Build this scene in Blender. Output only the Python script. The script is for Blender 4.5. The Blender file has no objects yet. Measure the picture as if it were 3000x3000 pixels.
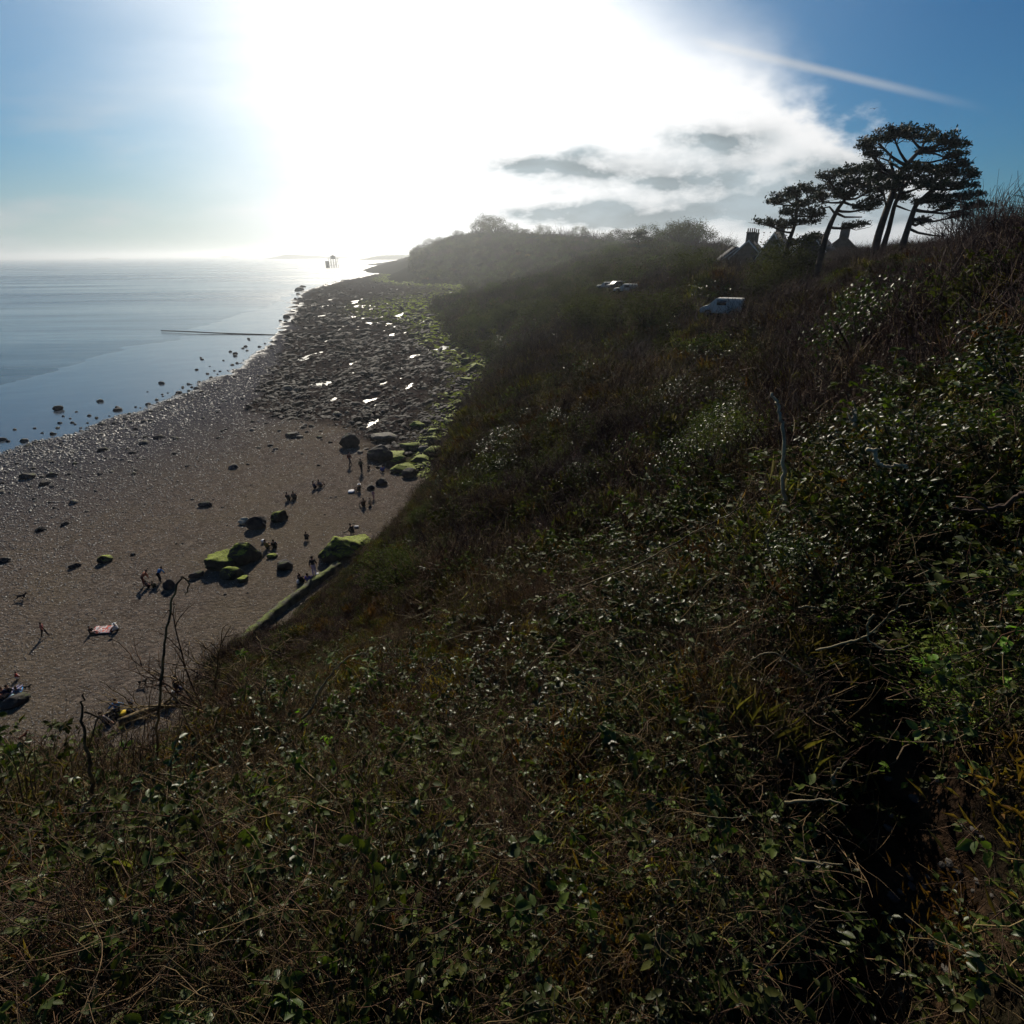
import bpy, math, random
import numpy as np
from mathutils import Vector, Matrix, Euler
R = math.radians
rng = np.random.default_rng(7)
random.seed(7)
SC = bpy.context.scene
COL = SC.collection

# ------------------------------------------------------------------ camera
H = 26.0                      # eye height above the shingle
FOV = 84.0
T = math.tan(R(FOV / 2))
PITCH = math.atan((1500 - 741) / 1500 * T)
ROLL = R(0.55)
cd = bpy.data.cameras.new('camera'); cam = bpy.data.objects.new('camera', cd); COL.objects.link(cam)
cd.sensor_width = 36; cd.angle = R(FOV); cd.clip_start = 0.05; cd.clip_end = 120000
_f = Vector((0, math.cos(PITCH), -math.sin(PITCH)))
_r0 = Vector((1, 0, 0)); _u0 = _r0.cross(_f)
_r = _r0 * math.cos(ROLL) + _u0 * -math.sin(ROLL)
_u = _u0 * math.cos(ROLL) + _r0 * math.sin(ROLL)
cam.matrix_world = Matrix((( _r.x, _u.x, -_f.x, 0), (_r.y, _u.y, -_f.y, 0), (_r.z, _u.z, -_f.z, H), (0, 0, 0, 1)))
SC.camera = cam
CP = np.array([0, 0, H]); RV = np.array(_r); UV = np.array(_u); FV = np.array(_f)

# ------------------------------------------------------------------ sun, sky, exposure
SUN_EL, SUN_AZ = 30.0, -11.0
SD = Vector((math.sin(R(SUN_AZ)) * math.cos(R(SUN_EL)), math.cos(R(SUN_AZ)) * math.cos(R(SUN_EL)), math.sin(R(SUN_EL))))
sl = bpy.data.lights.new('sun', 'SUN'); sl.energy = 5.0; sl.angle = R(0.53); sl.color = (1.0, 0.90, 0.74)
so = bpy.data.objects.new('sun', sl); COL.objects.link(so)
so.rotation_euler = (-SD).to_track_quat('-Z', 'Y').to_euler()
SC.view_settings.view_transform = 'Standard'; SC.view_settings.look = 'None'
SC.view_settings.exposure = 0.0; SC.view_settings.gamma = 1.0
SC.cycles.use_denoising = True
SC.cycles.max_bounces = 3; SC.cycles.diffuse_bounces = 1; SC.cycles.glossy_bounces = 2
SC.cycles.use_adaptive_sampling = True; SC.cycles.adaptive_threshold = 0.03; SC.cycles.adaptive_min_samples = 16
HAZE = 2.2e-4
SC.cycles.transmission_bounces = 3; SC.cycles.transparent_max_bounces = 8; SC.cycles.volume_bounces = 0
SC.cycles.caustics_reflective = False; SC.cycles.caustics_refractive = False
SC.cycles.sample_clamp_indirect = 4.0

class NT:
    """small helper to write node trees"""
    def __init__(s, tree): s.t = tree; s.n = tree.nodes; s.l = tree.links
    def new(s, typ, **kw):
        n = s.n.new(typ)
        for k, v in kw.items(): setattr(n, k, v)
        return n
    def put(s, sock, v):
        if hasattr(v, 'is_linked') or isinstance(v, bpy.types.NodeSocket): s.l.new(v, sock)
        else: sock.default_value = v
    def math(s, op, a, b=0.0, c=0.0, clamp=False):
        n = s.new('ShaderNodeMath', operation=op, use_clamp=clamp)
        for i, v in enumerate((a, b, c)): s.put(n.inputs[i], v)
        return n.outputs[0]
    def step(s, v, a, b, o0=0.0, o1=1.0, smooth=True):
        n = s.new('ShaderNodeMapRange', interpolation_type='SMOOTHSTEP' if smooth else 'LINEAR')
        s.put(n.inputs[0], v); s.put(n.inputs[1], a); s.put(n.inputs[2], b); s.put(n.inputs[3], o0); s.put(n.inputs[4], o1)
        return n.outputs[0]
    def mix(s, f, a, b, blend='MIX'):
        n = s.new('ShaderNodeMix', data_type='RGBA', blend_type=blend)
        s.put(n.inputs[0], f)
        for i, v in ((6, a), (7, b)):
            if isinstance(v, (tuple, list)): v = (*v[:3], 1.0)
            s.put(n.inputs[i], v)
        return n.outputs[2]
    def noise(s, vec, scale, detail=3.0, rough=0.55, dist=0.0):
        n = s.new('ShaderNodeTexNoise')
        if vec is not None: s.l.new(vec, n.inputs['Vector'])
        n.inputs['Scale'].default_value = scale; n.inputs['Detail'].default_value = detail
        n.inputs['Roughness'].default_value = rough; n.inputs['Distortion'].default_value = dist
        return n.outputs['Fac']
    def comb(s, x, y, z):
        n = s.new('ShaderNodeCombineXYZ')
        for i, v in enumerate((x, y, z)): s.put(n.inputs[i], v)
        return n.outputs[0]
    def attr(s, name):
        return s.new('ShaderNodeAttribute', attribute_name=name).outputs['Fac']

def build_world():
    w = bpy.data.worlds.new('World'); SC.world = w; w.use_nodes = True
    k = NT(w.node_tree); k.n.clear()
    out = k.new('ShaderNodeOutputWorld'); bg = k.new('ShaderNodeBackground'); bg.inputs[1].default_value = 0.06
    sky = k.new('ShaderNodeTexSky', sky_type='NISHITA'); sky.sun_disc = False
    sky.sun_elevation = R(SUN_EL); sky.sun_rotation = R(SUN_AZ)
    sky.altitude = 0; sky.air_density = 1.0; sky.dust_density = 0.6; sky.ozone_density = 2.5
    tc = k.new('ShaderNodeTexCoord'); sep = k.new('ShaderNodeSeparateXYZ'); k.l.new(tc.outputs['Generated'], sep.inputs[0])
    x, y, z = sep.outputs
    yy = k.math('MAXIMUM', y, 0.12)
    U = k.math('DIVIDE', x, yy); V = k.math('DIVIDE', z, yy)
    front = k.step(y, 0.0, 0.3)
    # angle to the sun
    dot = k.new('ShaderNodeVectorMath', operation='DOT_PRODUCT')
    k.l.new(tc.outputs['Generated'], dot.inputs[0]); dot.inputs[1].default_value = SD
    ang = k.math('ARCCOSINE', dot.outputs['Value'])            # radians
    # noise fields on the cloud sheet
    pv = k.comb(k.math('MULTIPLY', U, 1.0), k.math('MULTIPLY', V, 1.9), 0.0)
    n1 = k.noise(pv, 7.0, 6.0, 0.55)
    n2 = k.noise(k.comb(k.math('MULTIPLY', U, 1.0), k.math('MULTIPLY', V, 3.2), 3.7), 6.5, 5.0, 0.5)
    n3 = k.noise(k.comb(U, k.math('MULTIPLY', V, 5.0), 9.1), 2.2, 4.0, 0.5)
    # big bank of cloud: right edge runs down from (U .2,V .35) to (U .62,V .08)
    edge = k.math('ADD', U, k.math('MULTIPLY', V, 1.95))       # constant along the slanting edge
    edge = k.math('ADD', edge, k.math('MULTIPLY', k.math('SUBTRACT', n1, 0.5), k.step(V, 0.16, 0.30, 0.42, 0.10)))
    up = k.step(V, 0.12, 0.34, 0.60, 0.60)
    right = k.step(edge, k.step(V, 0.16, 0.32, 0.76, 0.58), k.step(V, 0.16, 0.32, 0.86, 1.0), 1.0, 0.0)
    lft = k.math('ADD', U, k.math('MULTIPLY', k.math('SUBTRACT', n3, 0.5), 0.22))
    left = k.step(lft, -0.76, -0.12); left = k.math('POWER', left, 1.6)
    bank = k.math('MULTIPLY', right, left)
    bank = k.math('MULTIPLY', bank, k.step(V, 0.75, 1.2, 1.0, 0.0))
    # thin cream veil low on the left horizon
    veil = k.math('MULTIPLY', k.step(V, 0.005, 0.17, 0.62, 0.0), k.step(U, 0.1, 0.4, 1.0, 0.0))
    wisp = k.math('MULTIPLY', k.step(n3, 0.5, 0.72), k.step(V, 0.03, 0.3, 0.7, 0.0))
    wisp = k.math('MULTIPLY', wisp, k.step(U, -0.1, 0.2, 1.0, 0.0))
    # grey bellies in the low part of the bank on the right
    gz = 0.0
    Ud = k.math('ADD', U, k.math('MULTIPLY', k.math('SUBTRACT', n1, 0.5), 0.26)); Vd = k.math('ADD', V, k.math('MULTIPLY', k.math('SUBTRACT', n2, 0.5), 0.075))
    for cu, cv, ru, rv, am in ((.085,.120,.105,.018,1.6), (.320,.152,.070,.024,1.3), (.22,.098,.10,.017,1.3), (.14,.054,.16,.015,1.5), (.34,.048,.15,.022,1.6), (.43,.095,.10,.024,1.2), (.58,.055,.15,.030,1.2), (.52,.12,.07,.014,.9)):
        a = k.math('POWER', k.math('DIVIDE', k.math('SUBTRACT', Ud, cu), ru), 2.0); b = k.math('POWER', k.math('DIVIDE', k.math('SUBTRACT', Vd, cv), rv), 2.0)
        gz = k.math('ADD', gz, k.math('MULTIPLY', k.math('EXPONENT', k.math('MULTIPLY', k.math('ADD', a, b), -1.0)), am))
    gz = k.math('MINIMUM', k.math('MULTIPLY', gz, k.math('MULTIPLY', k.step(n1, 0.3, 0.62, 0.45, 1.25), k.step(k.noise(pv, 24.0, 6.0, 0.62), 0.3, 0.6, 0.62, 1.1))), 1.0)
    # straight high streak (old vapour trail)
    sv = k.math('SUBTRACT', V, k.math('ADD', 0.262, k.math('MULTIPLY', k.math('SUBTRACT', U, 0.30), -0.19)))
    st = k.math('MULTIPLY', k.step(k.math('ABSOLUTE', sv), 0.0, 0.009, 1.0, 0.0), k.step(U, 0.24, 0.30))
    st = k.math('MULTIPLY', st, k.math('MULTIPLY', k.step(U, 0.46, 0.72, 1.0, 0.0), 0.55))
    # brightness of sunlit cloud falls with angle from the sun (forward scattering)
    glow = k.step(ang, 0.15, 0.9, 24.0, 14.0)
    base = k.mix(1.0, sky.outputs[0], k.mix(k.step(ang, 0.25, 0.80), (0.75, 1.0, 1.12), (0.20, 0.55, 0.82)), 'MULTIPLY')
    def cloudcol(v, tint):
        n = k.new('ShaderNodeVectorMath', operation='SCALE'); n.inputs[0].default_value = tint; k.put(n.inputs['Scale'], v); return n.outputs[0]
    white = cloudcol(glow, (1.0, 1.0, 1.0))
    grey = cloudcol(k.step(n2, 0.3, 0.7, 8.8, 5.2), (0.80, 0.97, 1.06))
    bankcol = k.mix(k.math('MULTIPLY', gz, 1.0), white, grey)
    c = k.mix(k.math('MULTIPLY', veil, front), base, (8.2, 9.2, 9.4))
    c = k.mix(k.math('MULTIPLY', wisp, front), c, (9, 9.3, 9.6))
    c = k.mix(k.math('MULTIPLY', st, front), c, (9, 9.3, 9.6))
    c = k.mix(k.math('MULTIPLY', bank, front), c, bankcol)
    k.l.new(c, bg.inputs[0]); k.l.new(bg.outputs[0], out.inputs[0])
build_world()

# ------------------------------------------------------------------ picture <-> place
def ray(px, py):
    u = (px - 1500) / 1500 * T; v = (1500 - py) / 1500 * T
    return RV * u + UV * v + FV
def atz(px, py, z=0.0):
    d = ray(px, py); return CP + d * ((z - H) / d[2])
def atr(px, py, r):
    d = ray(px, py); return CP + d * (r / math.hypot(d[0], d[1]))
def inplane(px, py, P, off=0.0):
    """point seen at px,py at the same depth as P (plus off metres)"""
    d = ray(px, py); k = float((np.array(P) - CP) @ FV) + off
    return CP + d * k

# ------------------------------------------------------------------ noise in numpy
def _hash(ix, iy, seed):
    h = (ix.astype(np.int64) * 374761393 + iy.astype(np.int64) * 668265263 + seed * 1442695041) & 0xffffffff
    h = ((h ^ (h >> 13)) * 1274126177) & 0xffffffff
    return ((h ^ (h >> 16)) & 0xffff) / 65535.0
def vnoise(x, y, seed=0):
    ix = np.floor(x); iy = np.floor(y); fx = x - ix; fy = y - iy
    fx = fx * fx * (3 - 2 * fx); fy = fy * fy * (3 - 2 * fy)
    a = _hash(ix, iy, seed); b = _hash(ix + 1, iy, seed); c = _hash(ix, iy + 1, seed); d = _hash(ix + 1, iy + 1, seed)
    return (a * (1 - fx) + b * fx) * (1 - fy) + (c * (1 - fx) + d * fx) * fy
def fbm(x, y, seed=0, octv=4, gain=0.5):
    s = 0; a = 1; t = 0
    for i in range(octv):
        s = s + a * vnoise(x * 2 ** i + 17.3 * i, y * 2 ** i - 9.1 * i, seed + i); t += a; a *= gain
    return s / t * 2 - 1
def sstep(x, a, b):
    t = np.clip((x - a) / (b - a), 0, 1); return t * t * (3 - 2 * t)

# ------------------------------------------------------------------ mesh building
class MB:
    def __init__(s): s.v = []; s.t = []; s.q = []; s.tm = []; s.qm = []; s.n = 0
    def add(s, v, tris=None, quads=None, m=0):
        v = np.asarray(v, float).reshape(-1, 3)
        if tris is not None and len(tris): tr = np.asarray(tris, int).reshape(-1, 3) + s.n; s.t.append(tr); s.tm.append(np.full(len(tr), m))
        if quads is not None and len(quads): q = np.asarray(quads, int).reshape(-1, 4) + s.n; s.q.append(q); s.qm.append(np.full(len(q), m))
        s.v.append(v); s.n += len(v); return s
    def box(s, lo, hi, m=0, rot=0.0, piv=None):
        x0, y0, z0 = lo; x1, y1, z1 = hi
        v = np.array([(x0,y0,z0),(x1,y0,z0),(x1,y1,z0),(x0,y1,z0),(x0,y0,z1),(x1,y0,z1),(x1,y1,z1),(x0,y1,z1)], float)
        if rot:
            c, sn = math.cos(rot), math.sin(rot); p = np.array(piv if piv is not None else (0, 0, 0))
            v = v - p; v = np.stack([v[:,0]*c - v[:,1]*sn, v[:,0]*sn + v[:,1]*c, v[:,2]], 1) + p
        return s.add(v, quads=[(0,3,2,1),(4,5,6,7),(0,1,5,4),(1,2,6,5),(2,3,7,6),(3,0,4,7)], m=m)
    def tube(s, pts, rad, n=5, m=0, cap=True):
        P = np.asarray(pts, float); K = len(P); rad = np.broadcast_to(np.asarray(rad, float), (K,))
        d = np.gradient(P, axis=0); d /= np.linalg.norm(d, axis=1)[:, None] + 1e-9
        ref = np.array([0, 0, 1.0]) if abs(d[0][2]) < 0.9 else np.array([1.0, 0, 0])
        a = np.cross(d, ref); a /= np.linalg.norm(a, axis=1)[:, None] + 1e-9; b = np.cross(d, a)
        th = np.arange(n) * 2 * math.pi / n
        ring = P[:, None] + rad[:, None, None] * (a[:, None] * np.cos(th)[None, :, None] + b[:, None] * np.sin(th)[None, :, None])
        idx = np.arange(K * n).reshape(K, n); nx = np.roll(idx, -1, 1)
        q = np.stack([idx[:-1], nx[:-1], nx[1:], idx[1:]], -1).reshape(-1, 4)
        v = ring.reshape(-1, 3); tr = []
        if cap:
            v = np.vstack([v, P[0], P[-1]])
            for i in range(n): tr += [(K*n, (i+1) % n, i), (K*n+1, (K-1)*n + i, (K-1)*n + (i+1) % n)]
        return s.add(v, tr, q, m)
    def mesh(s, name, mats, smooth=False):
        me = bpy.data.meshes.new(name)
        v = np.vstack(s.v).astype(np.float32)
        t = np.vstack(s.t) if s.t else np.zeros((0, 3), int); q = np.vstack(s.q) if s.q else np.zeros((0, 4), int)
        me.vertices.add(len(v)); me.vertices.foreach_set('co', v.ravel())
        loops = np.concatenate([t.ravel(), q.ravel()]).astype(np.int32)
        me.loops.add(len(loops)); me.loops.foreach_set('vertex_index', loops)
        nt, nq = len(t), len(q)
        st = np.concatenate([np.arange(nt) * 3, nt * 3 + np.arange(nq) * 4]).astype(np.int32)
        me.polygons.add(nt + nq); me.polygons.foreach_set('loop_start', st)
        mi = np.concatenate([*(s.tm or [np.zeros(0)]), *(s.qm or [np.zeros(0)])]).astype(np.int32)
        me.polygons.foreach_set('material_index', mi)
        if smooth: me.polygons.foreach_set('use_smooth', np.ones(nt + nq, bool))
        for m in (mats if isinstance(mats, (list, tuple)) else [mats]): me.materials.append(m)
        me.update(calc_edges=True); me.validate()
        return me

def link(name, me, parent=None, loc=None):
    o = bpy.data.objects.new(name, me); COL.objects.link(o)
    if parent is not None: o.parent = parent
    if loc is not None: o.location = loc
    return o
def tag(o, label=None, cat=None, group=None, kind=None):
    for k, v in (('label', label), ('category', cat), ('group', group), ('kind', kind)):
        if v: o[k] = v
    return o
def empty(name, loc=(0, 0, 0), rz=0.0):
    o = bpy.data.objects.new(name, None); COL.objects.link(o); o.location = loc; o.rotation_euler = (0, 0, rz); return o
def copy_tree(o, parent=None):
    c = o.copy(); COL.objects.link(c)
    if parent is not None: c.parent = parent
    for ch in KIDS.get(o.name, []): copy_tree(ch, c)
    return c
KIDS = {}
def part(name, me, parent):
    o = link(name, me, parent); KIDS.setdefault(parent.name, []).append(o); return o

# ------------------------------------------------------------------ materials
def principled(name, col, rough=0.8, spec=0.3, var=0.0, scale=8.0, dark=None, coat=0.0, transl=0.0, objrand=0.0, bump=0.0, bscale=30.0):
    m = bpy.data.materials.new(name); m.use_nodes = True; k = NT(m.node_tree)
    b = k.n['Principled BSDF']; b.inputs['Roughness'].default_value = rough; b.inputs['Specular IOR Level'].default_value = spec
    tc = k.new('ShaderNodeTexCoord'); c = (*col, 1.0)
    if dark is not None or var:
        n = k.noise(tc.outputs['Object'], scale, 4.0, 0.6)
        d = dark if dark is not None else tuple(v * (1 - var) for v in col)
        lt = col if dark is not None else tuple(min(1, v * (1 + var)) for v in col)
        c = k.mix(k.step(n, 0.35, 0.65), d, lt)
    if objrand:
        oi = k.new('ShaderNodeObjectInfo')
        f = k.step(oi.outputs['Random'], 0, 1, 1 - objrand, 1 + objrand, smooth=False)
        hs = k.new('ShaderNodeHueSaturation'); k.put(hs.inputs['Color'], c); k.put(hs.inputs['Value'], f)
        k.put(hs.inputs['Hue'], k.step(oi.outputs['Random'], 0, 1, 0.47, 0.53, smooth=False)); c = hs.outputs[0]
    k.put(b.inputs['Base Color'], c)
    if bump:
        bn = k.new('ShaderNodeBump'); bn.inputs['Strength'].default_value = bump; bn.inputs['Distance'].default_value = 0.05
        k.l.new(k.noise(tc.outputs['Object'], bscale, 5.0, 0.65), bn.inputs['Height']); k.l.new(bn.outputs[0], b.inputs['Normal'])
    if transl:
        tr = k.new('ShaderNodeBsdfTranslucent'); mx = k.new('ShaderNodeMixShader'); mx.inputs[0].default_value = transl
        k.put(tr.inputs[0], k.mix(1.0, c, (1.3, 1.5, 0.5), 'MULTIPLY')); k.l.new(b.outputs[0], mx.inputs[1]); k.l.new(tr.outputs[0], mx.inputs[2])
        k.l.new(mx.outputs[0], k.n['Material Output'].inputs[0])
    return m

M = {}
M['leaf'] = principled('bramble_leaf', (0.078, 0.092, 0.018), 0.55, 0.10, dark=(0.026, 0.036, 0.010), scale=5, transl=0.28, objrand=0.5)
M['leaf_gloss'] = principled('ivy_leaf', (0.050, 0.064, 0.013), 0.42, 0.26, dark=(0.020, 0.030, 0.008), scale=4, transl=0.2, objrand=0.4)
M['leaf_sun'] = principled('privet_leaf', (0.10, 0.115, 0.03), 0.36, 0.5, dark=(0.04, 0.055, 0.016), scale=4, transl=0.3, objrand=0.3)
M['leaf_yellow'] = principled('fresh_leaf', (0.17, 0.24, 0.03), 0.55, 0.2, dark=(0.10, 0.16, 0.02), scale=5, transl=0.4, objrand=0.3)
M['twig'] = principled('twig_bark', (0.17, 0.105, 0.050), 0.75, 0.2, dark=(0.035, 0.024, 0.016), scale=6, objrand=0.4)
M['twig_pale'] = principled('dry_stem_bark', (0.22, 0.18, 0.10), 0.7, 0.2, dark=(0.10, 0.08, 0.045), scale=9)
M['bleached'] = principled('bleached_wood', (0.42, 0.37, 0.25), 0.7, 0.2, dark=(0.22, 0.18, 0.12), scale=12)
M['twig_plum'] = principled('plum_twig_bark', (0.085, 0.052, 0.045), 0.8, 0.15, dark=(0.028, 0.018, 0.018), scale=3, objrand=0.4)
M['rust'] = principled('dead_bracken', (0.155, 0.082, 0.032), 0.85, 0.05, dark=(0.085, 0.042, 0.016), scale=4, transl=0.35, objrand=0.4)
M['olive'] = principled('winter_grass', (0.16, 0.13, 0.045), 0.8, 0.08, dark=(0.075, 0.065, 0.024), scale=3, transl=0.35, objrand=0.4)
M['far_leaf'] = principled('far_foliage', (0.075, 0.078, 0.024), 0.8, 0.05, dark=(0.030, 0.034, 0.014), scale=0.6, transl=0.25, objrand=0.5)
M['pine'] = principled('pine_needles', (0.022, 0.038, 0.016), 0.6, 0.25, dark=(0.012, 0.022, 0.012), scale=0.7, transl=0.08)
M['pine_bark'] = principled('pine_bark', (0.060, 0.042, 0.032), 0.85, 0.15, dark=(0.03, 0.022, 0.018), scale=2.5, bump=0.5, bscale=6)
M['wood'] = principled('weathered_wood', (0.16, 0.125, 0.09), 0.8, 0.2, dark=(0.08, 0.06, 0.045), scale=7)
M['stone_wall'] = principled('house_stone', (0.10, 0.085, 0.07), 0.85, 0.1, dark=(0.06, 0.05, 0.042), scale=1.5)
M['render'] = principled('cream_render', (0.20, 0.17, 0.13), 0.8, 0.2, dark=(0.13, 0.11, 0.085), scale=0.8)
M['slate'] = principled('roof_slate', (0.045, 0.045, 0.05), 0.8, 0.1, dark=(0.025, 0.025, 0.03), scale=3)
M['white_paint'] = principled('white_paint', (0.66, 0.62, 0.54), 0.35, 0.5, var=0.06, scale=3)
M['glass'] = principled('dark_glass', (0.02, 0.025, 0.03), 0.08, 0.8)
M['rubber'] = principled('rubber', (0.02, 0.02, 0.02), 0.8, 0.2)
M['iron'] = principled('dark_ironwork', (0.03, 0.028, 0.028), 0.7, 0.1, var=0.3, scale=0.5)
M['metal'] = principled('grey_ironwork', (0.13, 0.14, 0.15), 0.5, 0.4, var=0.3, scale=0.5)
M['concrete'] = principled('mossy_concrete', (0.18, 0.17, 0.13), 0.85, 0.2, dark=(0.07, 0.085, 0.035), scale=1.5)

# ------------------------------------------------------------------ land forms
# control points for the hillside surface: picture x, y and either drop below the eye (D) or range (r)
CPT = []
def C(px, py, D=None, r=None):
    CPT.append(atz(px, py, H - D) if D is not None else atr(px, py, r))
for row in [
    (0, [(3000,3.0),(2600,3.6),(2400,4.6),(2300,6.4)]), (400, [(3000,2.8),(2600,3.3),(2400,4.5),(2300,6.4)]),
    (700, [(3000,2.7),(2500,3.3),(2260,4.6),(2140,7.4),(2040,14.5)]), (900, [(3000,2.6),(2500,3.1),(2200,4.1),(2020,6.2),(1900,10.5),(1810,19.0)]),
    (1100, [(2600,2.9),(2200,3.8),(2000,4.8),(1850,6.8),(1700,12.0),(1620,20.0)]), (1250, [(1850,6.0),(1650,9.0),(1520,15.0),(1440,22.0)]),
    (1350, [(1500,11.0),(1380,15.0),(1300,20.0)]), (1450, [(1400,11.0),(1280,14.0),(1210,19.0),(1160,22.0)]),
    (1500, [(3000,2.6),(2500,2.9),(2200,3.4),(2000,4.0),(1800,5.0),(1650,6.4),(1540,8.0),(1340,11.5),(1200,14.0),(1110,17.5)]),
    (1560, [(1060,18.5),(1000,19.5),(1460,11.5)]), (1450, [(960,20.5)]), (1380, [(920,21.5)]),
    (1650, [(1480,9.5),(1350,9.0),(1200,11.5),(1050,13.5),(960,14.5),(880,14.0)]),
    (1800, [(3000,2.5),(2500,2.7),(2200,3.0),(2000,3.5),(1750,4.3),(1550,5.4),(1400,6.6),(1250,7.6),(1150,8.8),(1000,10.0),(900,9.5),(830,7.5)]),
    (2000, [(1300,6.0),(1100,7.6),(960,7.6),(870,5.5)]),
    (2200, [(3000,2.5),(2500,2.5),(2000,2.7),(1700,3.2),(1450,3.9),(1250,5.0),(1100,6.2),(990,6.6),(880,5.0),(820,3.0)]),
    (2500, [(3000,2.7),(2600,2.7),(2200,2.6),(1900,2.4),(1600,2.4),(1400,2.6),(1200,3.2),(1000,3.3),(850,2.0),(790,1.1)]),
    (2800, [(3000,2.8),(2600,2.7),(2300,2.6),(2000,2.4),(1700,2.1),(1400,1.9),(1150,1.8),(950,1.4)]),
    (3000, [(3000,2.5),(2600,2.3),(2200,2.0),(1900,1.7),(1500,1.6),(1200,1.5),(950,1.0)])]:
    for py, D in row[1]: C(row[0], py, D=D)
# skyline: range, picture height
for px, py, r in [(1190,775,900),(1260,735,820),(1320,712,780),(1420,705,720),(1560,712,620),(1700,722,520),(1850,735,400),(1950,735,320),
                  (2050,760,220),(2150,800,170),(2300,815,130),(2420,830,95),(2560,845,66),(2700,835,50),(2850,800,34),(3000,765,26)]: C(px, py, r=r)
_sky = [(1190,775,900),(1260,735,820),(1320,712,780),(1420,705,720),(1560,712,620),(1700,722,520),(1850,735,400),(1950,735,320),(2050,760,220),(2150,800,170),(2300,815,130),(2420,830,95),(2560,845,66),(2700,835,50),(2850,800,34),(3000,765,26)]
for px, py, r in _sky:
    for f, dy in ((1.35, 5), (2.0, 12), (3.5, 22)): C(px, min(py + dy, 752) if py < 752 else 756, r=r * f)
for px, py, r in [(1190,800,860),(1300,840,560),(1400,820,560),(1600,820,420),(1500,860,360)]: C(px, py, r=r)
def W(az, r, z): CPT.append(np.array([math.sin(R(az)) * r, math.cos(R(az)) * r, z]))
# falls away to the beach behind the near brow, under the beach and the sea
for az in (-75, -60, -52, -44): W(az, 15, 10); W(az, 21, -3); W(az, 60, -12); W(az, 300, -22)
for az in (-36,): W(az, 17, 13); W(az, 26, 0.5); W(az, 60, -12)
for px, py in [(585,1985),(770,1820),(965,1665),(1150,1520),(1260,1385),(1335,1260),(1400,1140),(1400,1050),(1290,960),(1150,900)]:
    q = atz(px, py, 0.0); CPT.append(np.array([q[0], q[1], -2.2]))
for px, py in [(300,1700),(600,1500),(800,1400),(1000,1200),(700,1200),(1100,1000),(900,900),(1000,850),(600,1000),(1080,830)]:
    q = atz(px, py, 0.0); CPT.append(np.array([q[0], q[1], -9.0]))
for az in (-20, -14): W(az, 1500, -15); W(az, 2500, -25)
for az, z in ((-8, 8), (60, 30), (80, 30)): W(az, 1800, z)
for az in (80, 110, 140, 180, -140, -110): W(az, 1.5, H - 2.6); W(az, 6, H - (2.0 if az > 0 else 3.2)); W(az, 40, H + (4 if 0 < az < 170 else -4)); W(az, 400, H + (8 if 0 < az < 170 else -30))
CPT = np.array(CPT)
def polar(x, y):
    r = np.hypot(x, y); return np.arctan2(x, y), np.log(np.maximum(r, 0.35))
def _phi(d2): return np.where(d2 > 1e-12, 0.5 * d2 * np.log(np.maximum(d2, 1e-12)), 0.0)
_ca, _cl = polar(CPT[:, 0], CPT[:, 1]); _cx = np.stack([_ca * 1.6, _cl], 1)
# height is interpolated as drop / distance-softened so that near and far behave alike
def _zc(z, r): return (z - H) / (r + 4.0)
_n = len(CPT)
_K = _phi(((_cx[:, None] - _cx[None]) ** 2).sum(-1)) + np.eye(_n) * 0.004
_P = np.hstack([np.ones((_n, 1)), _cx])
_A = np.block([[_K, _P], [_P.T, np.zeros((3, 3))]])
_w = np.linalg.solve(_A, np.concatenate([_zc(CPT[:, 2], np.hypot(CPT[:, 0], CPT[:, 1])), np.zeros(3)]))
def land_z(x, y):
    x = np.atleast_1d(np.asarray(x, float)); y = np.atleast_1d(np.asarray(y, float)); out = np.empty(len(x))
    for i in range(0, len(x), 40000):
        a, l = polar(x[i:i+40000], y[i:i+40000]); X = np.stack([a * 1.6, l], 1)
        out[i:i+40000] = _phi(((X[:, None] - _cx[None]) ** 2).sum(-1)) @ _w[:_n] + _w[_n] + X @ _w[_n+1:]
    return H + out * (np.hypot(x, y) + 4.0)
def land(x, y):
    """hill surface with lumps that grow with distance from the eye"""
    x = np.atleast_1d(np.asarray(x, float)); y = np.atleast_1d(np.asarray(y, float))
    r = np.hypot(x, y); z = land_z(x, y)
    amp = np.clip(r * 0.028, 0.0, 1.8)
    calm = 1 - .85 * sstep(np.degrees(np.arctan2(x, y)), 21, 29) * sstep(r, 12, 30) * (1 - sstep(r, 150, 220)); amp = amp * calm
    z = z + amp * fbm(x / 6.0, y / 6.0, 5, 4) + np.clip((r - 80) * 0.004, 0, 2.2) * fbm(x / 28.0, y / 28.0, 9, 3)
    z = z + np.clip((r - 1.2) * .2, 0, .62) * fbm(x / 1.6, y / 1.6, 51, 2) * np.clip(2 - r / 18, 0, 1)
    z = z + calm * np.clip((r - 14) * .03, 0, 1.6) * (np.abs(fbm(x / 11., y / 11., 57, 3)) - .35) * -1.2 * np.clip(2.2 - r / 120, 0, 1)
    # the trodden path: a shallow trench
    return z - 0.05 * path_mask(x, y)
def hit0(px, py):
    d = ray(px, py); hd = math.hypot(d[0], d[1]); r = np.exp(np.linspace(math.log(0.5), math.log(60), 500))
    P = CP + d[None] * (r / hd)[:, None]; w = np.nonzero(P[:, 2] < land_z(P[:, 0], P[:, 1]))[0]; return P[w[0]] if len(w) else P[-1]
PATH = [hit0(*q) for q in ((2400, 3500), (2620, 2950), (2700, 2700), (2720, 2450), (2690, 2200), (2650, 2000), (2625, 1860), (2650, 1760))]
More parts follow.
